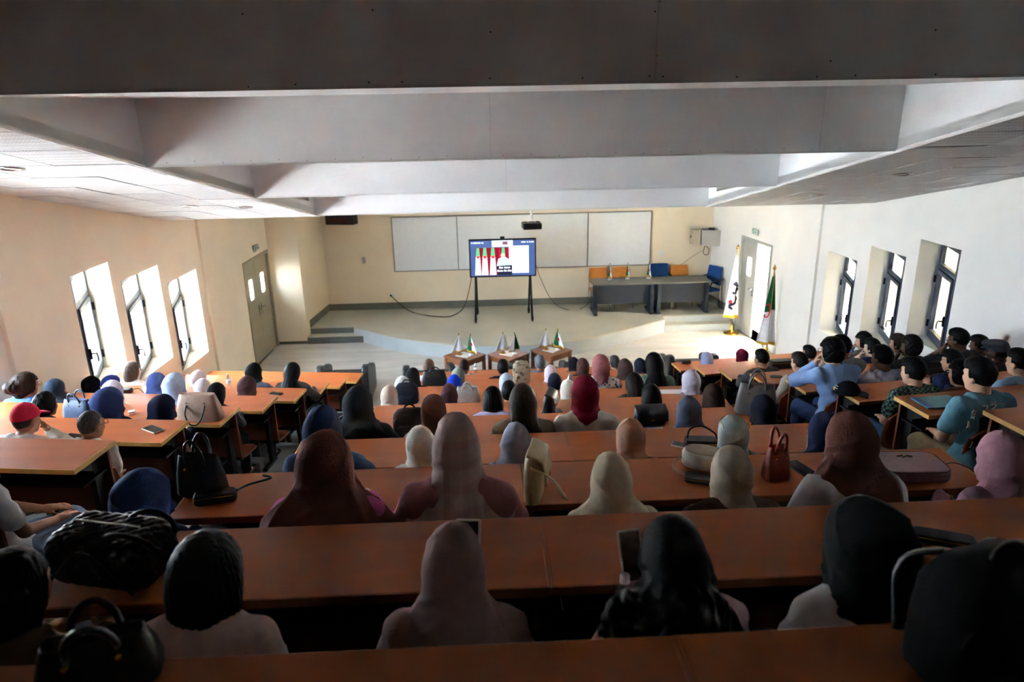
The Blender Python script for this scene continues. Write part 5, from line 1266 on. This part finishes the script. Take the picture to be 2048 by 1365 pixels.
rp('G', 1908, 700, 'man with black hair in a dark shirt by the navy backpack', 'quiff', BLK, (34, 38, 52), 'light')
rp('F', 1926, 722, 'man with black curly hair between the checked and teal shirts', 'curly', BLK, (120, 84, 66), 'tan')
rp('H', 1921, 657, 'man in glasses and a black polo with his fist at his chin', 'fade', BLK, (28, 28, 30), 'brown', pose='chinL', glasses=True, sleeve='short', smax=1.18)
rp('G', 2000, 679, 'man in a dark grey flat cap and glasses by the right wall', 'flatcap+stubble', (58, 60, 68), (44, 44, 48), 'dark', glasses=True, hair2=BLK)
rp('H', 2036, 668, 'man with a fade and white collar behind the flat cap', 'fade', BLK, (206, 208, 222), 'brown')
rp('F', 2044, 698, 'man in a light blue T-shirt cut by the right edge', 'fade', BLK, (150, 180, 214), 'light', sleeve='short')
rp('K', 1413, 703, 'woman in a lavender-blue hijab in the front right corner rows', 'hijab_tuck', (150, 156, 186), (150, 156, 186), male=False, seed=1)
rp('K', 1484, 697, 'woman in a deep burgundy hijab in front of the right wall rows', 'hijab_tuck', (104, 24, 48), (104, 24, 48), male=False, seed=2)
# --- left wall block
lp = lambda *a, **k: W(a[0], 'L', *a[1:], **k)
lp('E', 45, 808, 'man in a raspberry red baseball cap by the left wall', 'cap+stubble', (206, 36, 72), (206, 200, 192), 'tan', male=True, pose='chinR', hair2=DKB)
lp('E', 176, 820, 'man with shaved grey hair, glasses and a white T-shirt', 'stubble', (110, 104, 100), (214, 214, 212), 'tan', male=True, sleeve='short', glasses=True, pants=(92, 122, 170), pose='lap')
lp('D', -62, 868, 'man in a white T-shirt and pale jeans, legs towards the aisle', 'short', BLK, (206, 206, 206), 'tan', male=True, sleeve='short', pants=(124, 144, 168), pose='lap', yaw=R(-40), dy=-0.08, lean=R(-6))
lp('F', 86, 784, 'girl with dark hair behind the red cap', 'tied', BLK, (60, 54, 56), 'tan')
lp('F', 212, 774, 'woman in a dark navy hijab beside the blue-black handbag', 'hijab_drape', (36, 50, 96), (24, 28, 42), seed=1, hs=1.2)
lp('F', 322, 788, 'woman in a near-black navy hijab beside the tan tote', 'hijab_drape', (28, 36, 62), (24, 28, 40), seed=3, hs=1.12)
lp('G', 46, 745, 'woman with curly brown hair in a bun, glasses and a blue jacket', 'bun', (66, 52, 44), (84, 118, 176), 'tan', glasses=True, dy=-0.10, hs=1.1)
lp('G', 108, 762, 'woman in a charcoal hijab holding a phone to her ear', 'hijab_tuck', (46, 56, 70), (40, 44, 54), pose='chinR', seed=2, dy=0.16)
lp('G', 222, 760, 'woman in a pale lilac hijab by the first left window', 'hijab_tuck', (208, 196, 210), (150, 144, 150), seed=4)
lp('G', 346, 745, 'woman in a light blue-grey hijab and dark jacket', 'hijab_drape', (168, 184, 210), (70, 72, 80), seed=0)
lp('G', 431, 766, 'woman with black hair and a pale hair slide behind the tan tote', 'bob', (30, 26, 28), (70, 66, 70), seed=1)
lp('H', 132, 753, 'woman in a plain black hijab close to the left wall', 'hijab_tuck', (24, 25, 28), (30, 30, 34), seed=3)
lp('H', 312, 745, 'woman in a denim blue hijab below the second left window', 'hijab_drape', (74, 92, 150), (64, 80, 130), seed=2)
lp('H', 404, 761, 'woman in a white-pink hijab left of the brown one', 'hijab_tuck', (224, 208, 214), (150, 140, 146), seed=1)
lp('H', 493, 752, 'woman in a maroon-brown hijab on the left block', 'hijab_tuck', (76, 50, 52), (60, 44, 46), seed=4, hs=1.12)
lp('H', 220, 749, 'woman in an indigo hijab just below the first left window', 'hijab_tuck', (44, 54, 128), (44, 54, 110), seed=0)
lp('I', 257, 724, 'woman with silver-brown hair and a white blouse between the left windows', 'bob', (130, 112, 98), (226, 222, 218), 'light')
lp('I', 396, 740, 'woman in a powder pink hijab by the third left window', 'hijab_tuck', (216, 196, 200), (170, 158, 164), seed=3)
lp('I', 506, 725, 'woman in a black hijab and grey jacket, arms on the desk', 'hijab_tuck', (22, 23, 25), (110, 116, 132), pose='fold', seed=1)
lp('I', 584, 725, 'woman with long black hair near the left aisle', 'long', (36, 32, 34), (90, 84, 84), seed=2)

# ================================================================== THINGS ON THE DESKS
def loft(mb, secs, n=20, e=4.0, closed_top=True, M=None):
    """secs: (z, half width x, half depth y, offset y); superellipse sections"""
    T = M if M is not None else Matrix(); vs = []; m = len(secs)
    for z, a, b, oy in secs:
        for i in range(n):
            t = 2 * math.pi * i / n; c, s_ = math.cos(t), math.sin(t)
            vs.append(T @ Vector((a * math.copysign(abs(c) ** (2 / e), c), oy + b * math.copysign(abs(s_) ** (2 / e), s_), z)))
    fs = [(i * n + k, i * n + (k + 1) % n, (i + 1) * n + (k + 1) % n, (i + 1) * n + k) for i in range(m - 1) for k in range(n)]
    fs.append(tuple(range(n - 1, -1, -1)))
    if closed_top: fs.append(tuple(range((m - 1) * n, m * n)))
    mb.add(vs, fs); return mb
def on_desk(px_, py_, row, dz=0.001): 
    k = 'ABCDEFGHIJK'.index(row); p = at(px_, py_, z=desk_z(k) + dz); return p
def handle_arc(mb, x0, x1, y, z, h, r=0.007, lean=0.0):
    P = [(x0 + (x1 - x0) * (0.5 - 0.5 * math.cos(math.pi * i / 12)), y + lean * math.sin(math.pi * i / 12), z + h * math.sin(math.pi * i / 12)) for i in range(13)]
    return mb.tube(P, r, 7)
def tote(p, rz, w_, d, h, col, label, hand=0.12, down=False, taper=0.8, metal=True):
    t = thing('tote_bag', label, 'bag', p, rz); lm = leather(col)
    loft(MB(), [(0, w_ / 2 * 0.96, d / 2, 0), (0.01, w_ / 2, d / 2, 0), (h * 0.5, w_ / 2 * (1 + taper) / 2 * 1.04, d / 2 * 0.85, 0), (h * 0.97, w_ / 2 * taper, d / 2 * 0.42, 0), (h, w_ / 2 * taper * 0.97, d / 2 * 0.36, 0), (h - 0.03, w_ / 2 * taper * 0.9, d / 2 * 0.25, 0)]).build('body', lm, t, smooth=True)
    for sy in (-1, 1):
        mb = MB(); x = w_ * 0.20
        if down: mb.tube(smooth_path([(-x, sy * d * 0.35, h * 0.62), (-x * 0.9, sy * d * 0.75, h * 0.35), (-x * 0.3, sy * d * 0.95, 0.012), (x * 0.5, sy * d * 0.95, 0.012), (x, sy * d * 0.75, h * 0.35), (x, sy * d * 0.35, h * 0.62)], 4), 0.007, 7)
        else: handle_arc(mb, -x, x, sy * d * 0.22, h * 0.80, hand + h * 0.2, 0.008, sy * 0.02)
        hd = mb.build('handle', lm if not down else M_black, t, smooth=True)
        if metal:
            mm = MB()
            for sx in (-1, 1): mm.lathe([(0.001, -0.006), (0.008, -0.003), (0.008, 0.003), (0.001, 0.006)], c=(sx * x, sy * d * 0.34, h * 0.70), seg=8)
            mm.build('stud', M_gold, hd)
    return t
def flap_bag(p, rz, w_, d, h, col, label, strap_pts=None, clasp=True, e=3.0):
    t = thing('flap_bag', label, 'bag', p, rz); lm = leather(col)
    loft(MB(), [(0, w_ / 2 * 0.94, d / 2 * 0.9, 0), (0.012, w_ / 2, d / 2, 0), (h * 0.6, w_ / 2, d / 2, 0), (h * 0.92, w_ / 2 * 0.97, d / 2 * 0.8, 0), (h, w_ / 2 * 0.9, d / 2 * 0.45, 0)], e=e).build('body', lm, t, smooth=True)
    def fl_(u, v):
        x = (u - 0.5) * w_ * 0.97; a = v * 2.6
        if v < 0.55: y, z = d / 2 * (0.5 - v / 0.55 * 1.35) , h + 0.006 - 0.02 * (v / 0.55) ** 2
        else: y, z = -d / 2 * 0.85 - 0.012 - 0.02 * math.sin((v - 0.55) * 3), h - 0.014 - (v - 0.55) / 0.45 * h * 0.5
        return (x, y, z)
    MB().sheet(fl_, 8, 12, 0.006).build('flap', lm, t, smooth=True)
    if clasp: MB().span((-0.018, -d / 2 - 0.035, h * 0.44), (0.018, -d / 2 - 0.018, h * 0.54)).build('clasp', M_gold, t, bevel=0.003)
    if strap_pts: MB().tube(smooth_path(strap_pts, 5), 0.007, 6, flat=0.6).build('strap', lm, t, smooth=True)
    return t
def backpack(p, rz, w_, d, h, m, label, tilt=0.0, cat='backpack'):
    t = thing('backpack', label, cat, p, rz); m = m if isinstance(m, bpy.types.Material) else cloth(m)
    body = loft(MB(), [(0, w_ / 2 * 0.86, d / 2 * 0.8, 0), (0.02, w_ / 2 * 0.98, d / 2, 0), (h * 0.5, w_ / 2, d / 2, 0), (h * 0.8, w_ / 2 * 0.93, d / 2 * 0.9, 0.01), (h * 0.95, w_ / 2 * 0.7, d / 2 * 0.65, 0.02), (h, w_ / 2 * 0.4, d / 2 * 0.3, 0.02)], e=3.2).build('body', m, t, smooth=True)
    loft(MB(), [(h * 0.06, w_ / 2 * 0.68, d * 0.16, -d / 2), (h * 0.1, w_ / 2 * 0.74, d * 0.2, -d / 2), (h * 0.42, w_ / 2 * 0.74, d * 0.2, -d / 2), (h * 0.5, w_ / 2 * 0.6, d * 0.1, -d / 2)], e=3.5).build('pocket', m, t, smooth=True)
    for sx in (-1, 1): MB().tube(smooth_path([(sx * w_ * 0.2, d * 0.45, h * 0.9), (sx * w_ * 0.3, d * 0.75, h * 0.65), (sx * w_ * 0.36, d * 0.55, h * 0.12)], 5), 0.013, 6, flat=0.5).build('shoulder_strap', M_black, t, smooth=True)
    handle_arc(MB_ := MB(), -0.04, 0.04, 0.02, h * 0.97, 0.04, 0.007); MB_.build('handle', M_black, t, smooth=True)
    MB().tube([(w_ / 2 * 0.92 * math.cos(a), -d * 0.30, h * 0.55 + h * 0.33 * math.sin(a)) for a in [i * 0.2856 for i in range(12)]], 0.004, 5).build('zip', M_black, t)
    return t
def pouch(p, rz, w_, d, h, col, label, strap_pts=None, cat='bag', name='pouch'):
    t = thing(name, label, cat, p, rz); lm = leather(col)
    loft(MB(), [(0, w_ / 2 * 0.92, d / 2 * 0.9, 0), (h * 0.15, w_ / 2, d / 2, 0), (h * 0.8, w_ / 2, d / 2, 0), (h, w_ / 2 * 0.93, d / 2 * 0.9, 0)], e=5).build('body', lm, t, smooth=False, bevel=0.004)
    MB().tube([(-w_ / 2 * 0.9, -d / 2 * 0.98, h * 0.75), (w_ / 2 * 0.9, -d / 2 * 0.98, h * 0.75)], 0.003, 5).build('zip', M_gold, t)
    if strap_pts: MB().tube(smooth_path(strap_pts, 5), 0.006, 6).build('strap', lm, t, smooth=True)
    return t
def phone(p, rz, label, case=(26, 26, 28), rot=None, w_=0.074, l_=0.155):
    t = thing('phone', label, 'phone', p, rz)
    if rot is not None: t.rotation_euler = rot
    MB().span((-w_ / 2, -l_ / 2, 0), (w_ / 2, l_ / 2, 0.009)).build('case', plain(case, 0.4), t, bevel=0.004)
    MB().span((-w_ / 2 + 0.006, -l_ / 2 + 0.006, 0.0088), (w_ / 2 - 0.006, l_ / 2 - 0.006, 0.0095)).build('screen', mat('phone_glass', (14, 15, 18), 0.12, 0.6), t)
    return t
M_bot = glass('clear_plastic', (214, 226, 236), 0.30)
def bottle(p, label, h=0.22, cap=(226, 226, 230), band=(96, 134, 196)):
    t = thing('water_bottle', label, 'bottle', p); s = h / 0.22
    MB().lathe([(0.028 * s, 0), (0.031 * s, 0.008 * s), (0.031 * s, 0.05 * s), (0.029 * s, 0.06 * s), (0.031 * s, 0.07 * s), (0.031 * s, 0.14 * s), (0.024 * s, 0.17 * s), (0.013 * s, 0.19 * s), (0.012 * s, 0.20 * s)], seg=18).build('bottle_body', M_bot, t, smooth=True)
    MB().lathe([(0.0145 * s, 0.195 * s), (0.0145 * s, 0.215 * s), (0.012 * s, 0.22 * s)], seg=14).build('cap', plain(cap), t)
    MB().lathe([(0.0316 * s, 0.080 * s), (0.0316 * s, 0.125 * s)], seg=18).build('label_band', plain(band), t)
    return t
def paper(p, rz, w_, d, label, col=(228, 228, 234)): 
    return tag(MB().sheet(lambda u, v: ((u - 0.5) * w_, (v - 0.5) * d, 0.002 + 0.004 * (u - 0.5) ** 2), 6, 4, 0.0015).build('paper_sheet', M_pap), label, 'paper'), None
def put(o, p, rz): o.location = p; o.rotation_euler = (0, 0, rz); return o

# ---- quilted bag lying at the left end of the second row
def quilted():
    p = on_desk(238, 1150, 'B'); t = thing('quilted_bag', 'large black quilted leather bag at the left end of the nearest desk', 'bag', p, R(-14)); lm = mat('quilted_leather', (20, 20, 22), 0.46, 0.4, var=0.1, scale=30)
    F = Field((-0.24, -0.20, -0.04), (0.24, 0.20, 0.26), 0.0065); F.rbox((0, 0, 0.095), (0.185, 0.115, 0.092), 0.065, 0.01)
    X, Y, Z = F.all(); F.d += 0.05 * 0
    qv = np.minimum(np.abs(np.sin((X + Y + Z * 0.8) * 74)), np.abs(np.sin((X - Y - Z * 0.8) * 74))); F.d += 0.0075 * np.exp(-(qv / 0.30) ** 2)
    link('body', np_mesh('quilted_body', F.mesh()), lm, t)
    for sy in (-1, 1): MB().tube([(-0.15 + 0.30 * i / 14, -0.118 * sy if False else sy * 0.117, 0.03 + 0.13 * math.sin(math.pi * i / 14)) for i in range(15)], 0.0055, 6).build('piping', lm, t, smooth=True)
    em = MB()
    for sx in (-1, 1): em.tube([(-0.05 + sx * 0.016 + 0.032 * math.cos(a), -0.03 + 0.032 * math.sin(a), 0.189) for a in [(0 if sx > 0 else math.pi) + 0.75 + i * 0.24 for i in range(20)]] if sx < 0 else [(-0.05 + 0.016 + 0.032 * math.cos(a), -0.03 + 0.032 * math.sin(a), 0.189) for a in [math.pi + 0.75 + i * 0.24 for i in range(20)]], 0.0045, 6)
    em.build('interlaced_emblem', lm, t)
    for sy in (-1, 1): handle_arc(MB_ := MB(), 0.02, 0.20, sy * 0.05, 0.15, 0.055, 0.009, 0.02 * sy); MB_.build('handle', lm, t, smooth=True)
    MB().tube([(-0.12, 0.0, 0.192), (0.12, 0.0, 0.192)], 0.004, 5).build('zip', M_chrome, t)
quilted()
# ---- first desk row
tote(on_desk(205, 1358, 'A'), R(18), 0.24, 0.13, 0.11, (22, 20, 20), 'black handbag with a beige-edged handle at the bottom left corner', 0.05)
backpack(on_desk(1985, 1342, 'A'), R(10), 0.36, 0.22, 0.26, (16, 16, 17), 'bulky black backpack at the bottom right corner')
# ---- second desk row
pouch(on_desk(1885, 1085, 'B'), R(-24), 0.20, 0.07, 0.03, (26, 24, 26), 'long black case lying on the dark right part of the nearest desk')
p = at(1250, 1150, Y=1.72); bottle((p.x, p.y, p.z - 0.22), 'clear water bottle with a white cap beside the curly-haired woman', 0.22, band=(150, 160, 176))
p = at(1262, 1112, Y=1.86); phone(p, 0, 'phone with a pale rim held up by the curly-haired woman', (226, 214, 196), rot=(R(62), 0, R(8)))
p = at(936, 1092, Y=1.84); phone(p, 0, 'phone with a pale rim behind the mauve hijab', (226, 220, 214), rot=(R(62), 0, R(-6)))
# ---- third desk row
t = tote(on_desk(408, 985, 'C'), R(-12), 0.24, 0.12, 0.20, (20, 20, 21), 'black tote with gold chain links on the left end of its desk', 0.09)
pouch(on_desk(432, 1003, 'C'), R(12), 0.19, 0.075, 0.05, (22, 22, 23), 'small black pouch with a strap in front of the black tote', [(0.09, 0.0, 0.04), (0.14, 0.10, 0.012), (0.24, 0.14, 0.010), (0.20, 0.18, 0.010)])
gb = on_desk(1068, 992, 'C')
flap_bag(gb, R(78), 0.20, 0.085, 0.24, (190, 168, 128), 'upright cream and gold bag with a looped strap on the desk', [(-0.10, 0.0, 0.20), (-0.12, -0.10, 0.16), (-0.10, -0.16, 0.06), (-0.02, -0.15, 0.012), (0.08, -0.10, 0.012)])
rb = on_desk(1408, 932, 'C')
t = thing('round_bag', 'round cream handbag beside the beige-grey hijab', 'bag', rb, R(-25)); lm = leather((216, 206, 186))
loft(MB(), [(0, 0.10, 0.06, 0), (0.015, 0.112, 0.072, 0), (0.07, 0.112, 0.072, 0), (0.085, 0.10, 0.062, 0)], e=2.4).build('body', lm, t, smooth=True, bevel=0.004)
loft(MB(), [(0.086, 0.098, 0.060, 0), (0.089, 0.096, 0.058, 0)], e=2.4).build('lid', leather((168, 150, 128)), t)
MB().tube(smooth_path([(-0.10, 0, 0.05), (-0.14, -0.09, 0.02), (-0.06, -0.14, 0.010), (0.08, -0.13, 0.010)], 5), 0.006, 6).build('strap', leather((150, 120, 96)), t, smooth=True)
pouch(on_desk(1402, 962, 'C'), R(-20), 0.16, 0.09, 0.025, (28, 30, 36), 'dark wallet below the round cream handbag', name='wallet', cat='wallet')
tote(on_desk(1550, 955, 'C'), R(12), 0.13, 0.09, 0.17, (150, 62, 40), 'rust red handbag with a looped handle and gold studs', 0.08, taper=0.75)
phone(on_desk(1603, 940, 'C'), R(18), 'dark phone left of the white-shirted woman', (30, 30, 34), w_=0.082, l_=0.165)
lb = on_desk(1812, 945, 'C'); t = thing('laptop_bag', 'mauve laptop bag with a bow emblem lying on the desk', 'bag', lb, R(-4)); lm = leather((150, 112, 116))
loft(MB(), [(0, 0.165, 0.105, 0), (0.012, 0.172, 0.112, 0), (0.045, 0.172, 0.112, 0), (0.06, 0.162, 0.104, 0)], e=6).build('body', lm, t, smooth=False, bevel=0.006)
MB().tube([(0.168 * math.copysign(abs(math.cos(a)) ** 0.4, math.cos(a)), 0.108 * math.copysign(abs(math.sin(a)) ** 0.4, math.sin(a)), 0.055) for a in [i * 0.1745 for i in range(36)]], 0.0045, 5, closed=True).build('piping', leather((96, 60, 62)), t)
MB().tube([(-0.03, 0.045, 0.064), (0.0, 0.055, 0.064), (-0.01, 0.035, 0.064), (0.02, 0.05, 0.064), (0.04, 0.04, 0.064)], 0.004, 5).build('bow_emblem', leather((60, 40, 44)), t)
cable('thin cord hanging from the mauve laptop bag', smooth_path([lb + Vector((0.17, 0.0, 0.03)), lb + Vector((0.26, 0.02, 0.03)), lb + Vector((0.33, -0.06, 0.008)), lb + Vector((0.36, -0.16, -0.02)), lb + Vector((0.34, -0.24, -0.18))], 5), mat('cord_tan', (140, 110, 96)), 0.004)
# ---- fourth desk row
phone(on_desk(1368, 893, 'D'), R(60), 'phone in a pale case beside the arched black handle', (206, 190, 176))
p = on_desk(1400, 898, 'D'); pouch(p, R(-8), 0.20, 0.10, 0.07, (30, 28, 28), 'low black handbag with an arched handle by the grey-green hijab', [(-0.08, 0, 0.06), (-0.07, 0, 0.13), (0.0, 0.0, 0.155), (0.08, 0, 0.11), (0.10, 0.02, 0.06)])
# ---- fifth desk row
flap_bag(on_desk(1299, 848, 'E'), R(2), 0.25, 0.13, 0.14, (28, 28, 30), 'black barrel bag with a flap and buckle on the desk', e=2.6)
o, _ = paper(0, 0, 0.12, 0.07, 'white card lying before the black barrel bag'); put(o, on_desk(1310, 857, 'E'), R(-6))
tote(on_desk(1510, 826, 'E'), R(-22), 0.32, 0.14, 0.25, (110, 102, 98), 'grey-brown tote with dark handles beside the right aisle', 0.10)
t = tote(on_desk(697, 872, 'E'), R(2), 0.24, 0.12, 0.17, (34, 36, 36), 'dark tote with papers standing beside the black-coated woman', 0.02, metal=False)
MB().span((-0.10, -0.01, 0.10), (0.10, 0.0, 0.20)).build('papers', M_pap, t)
backpack(on_desk(822, 868, 'E'), R(6), 0.26, 0.14, 0.20, (62, 48, 42), 'dark brown rounded backpack behind the cream-white hijab')
# ---- sixth desk row
flap_bag(on_desk(1098, 826, 'F'), R(74), 0.22, 0.09, 0.20, (30, 28, 28), 'black bag with a chain clasp standing by the burgundy hijab', [(-0.1, 0, 0.17), (-0.17, 0.02, 0.10), (-0.16, 0.05, 0.012), (-0.06, 0.07, 0.012)])
phone(on_desk(1117, 826, 'F'), R(12), 'dark phone beside the black chain-clasp bag')
# ---- seventh desk row and beyond
tote(on_desk(936, 803, 'G'), R(-2), 0.27, 0.10, 0.17, (196, 190, 186), 'pale grey shopping bag between the plum hijab and the lavender shirt', 0.03, metal=False)
backpack(on_desk(815, 806, 'G'), R(4), 0.25, 0.13, 0.22, (48, 50, 62), 'dark navy backpack with a grey badge')
o, _ = paper(0, 0, 0.26, 0.12, 'white sheet of paper beside the white-lilac hijab'); put(o, on_desk(1343, 784, 'G'), R(-3))
bottle(on_desk(1139, 783, 'G'), 'clear water bottle behind the ivory hijab', 0.20, (190, 206, 224))
bottle(on_desk(1189, 757, 'I'), 'blue-labelled water bottle before the rose-brown hijab', 0.21, (230, 236, 244), (70, 140, 210))
tote(on_desk(870, 769, 'I'), R(-4), 0.36, 0.14, 0.20, (22, 23, 25), 'wide black handbag with a silver charm', 0.03)
backpack(on_desk(1043, 764, 'I'), R(4), 0.24, 0.15, 0.30, patterned('beige_mottled_cloth', (186, 166, 138), (120, 100, 82), 'spots', 18), 'beige mottled backpack standing on the desk')
bottle(on_desk(951, 746, 'K'), 'white bottle on the front centre desk', 0.17, (220, 222, 226), (216, 216, 222))
# ---- right block
bc = on_desk(1697, 788, 'F'); t = thing('baseball_cap', 'black baseball cap with pale stripes left on the desk edge', 'cap', bc, R(-120))
cv, cf = hair('cap', 0); link('crown', np_mesh('cap_crown', (cv * 1.05 - np.array([0, 0, 0.022]), cf)), cloth((18, 19, 22)), t)
for z in (0.055, 0.078): MB().tube([(0.097 * math.cos(a) * (1 - (z - 0.05) * 2.0), 0.118 * math.sin(a) * (1 - (z - 0.05) * 2.0) - 0.008, z) for a in [-2.2 + i * 0.11 for i in range(13)]], 0.004, 5).build('stripe', cloth((170, 196, 190)), t)
fo = on_desk(1877, 806, 'E'); t = thing('folder', 'teal blue plastic folder lying on the desk beside the teal shirt', 'folder', fo, R(4))
MB().span((-0.17, -0.11, 0), (0.17, 0.11, 0.012)).build('cover', mat('folder_teal', (60, 126, 142), 0.3, 0.5, var=0.2, scale=8), t, bevel=0.003)
MB().span((-0.168, -0.108, 0.0125), (-0.11, 0.108, 0.014)).build('spine_strip', plain((30, 80, 150), 0.3), t)
backpack(on_desk(1893, 775, 'F'), R(10), 0.26, 0.16, 0.13, (40, 52, 88), 'low navy backpack on the right wall desk')
backpack(on_desk(1862, 744, 'G'), R(8), 0.34, 0.18, 0.17, (26, 27, 29), 'black rucksack lying before the right windows')
pouch(on_desk(1561, 735, 'I'), R(4), 0.34, 0.14, 0.11, (28, 28, 30), 'black document bag beside the man with the faded haircut', cat='bag', name='document_bag')
pouch(on_desk(1372, 727, 'K'), R(0), 0.16, 0.09, 0.06, (34, 32, 32), 'small black clutch on the front right desk', name='clutch')
phone(on_desk(1552, 754, 'H'), R(75), 'dark phone on the desk before the beige sweater', (60, 60, 64))
bottle(on_desk(1702, 712, 'I'), 'blue and white bottle among the right wall rows', 0.18, (230, 236, 244), (70, 110, 190))
# ---- left block
tote(on_desk(402, 838, 'F'), R(-6), 0.42, 0.16, 0.25, (176, 142, 122), 'large tan tote with thin dark handles hanging over the desk edge', down=True, taper=0.78)
tote(on_desk(160, 832, 'F'), R(-14), 0.30, 0.14, 0.17, (52, 72, 100), 'blue-black handbag with a raised loop handle near the left wall', 0.07)
pouch(on_desk(264, 828, 'F'), R(20), 0.06, 0.05, 0.03, (236, 236, 238), 'small white earphone case on the left block desk', name='earphone_case', cat='case')
phone(on_desk(306, 860, 'E'), R(55), 'dark tablet-like phone with a pale edge near the desk corner', (206, 196, 184), w_=0.09, l_=0.17)
phone(on_desk(150, 874, 'E'), R(75), 'black phone behind the man with shaved hair', (24, 24, 26))
bottle(on_desk(459, 776, 'I'), 'clear bottle on the bright front left desk', 0.20, (236, 236, 240), (216, 224, 236))
phone(on_desk(552, 788, 'H'), R(70), 'small black phone near the aisle end of the left block', (26, 26, 28))
pouch(on_desk(245, 786, 'H'), R(-10), 0.26, 0.10, 0.06, (30, 28, 30), 'flat black purse with a thin strap below the left windows', [(0.12, 0, 0.04), (0.20, 0.03, 0.05), (0.28, 0.0, 0.012)])
p = at(1905, 1192, Y=1.66); tote((p.x, 1.66, tier_z(1) + 0.46), R(6), 0.26, 0.10, max(0.2, p.z - tier_z(1) - 0.46), (206, 190, 150), 'cream paper-like tote on the seat beside the black hijab', 0.03, metal=False, taper=0.95)
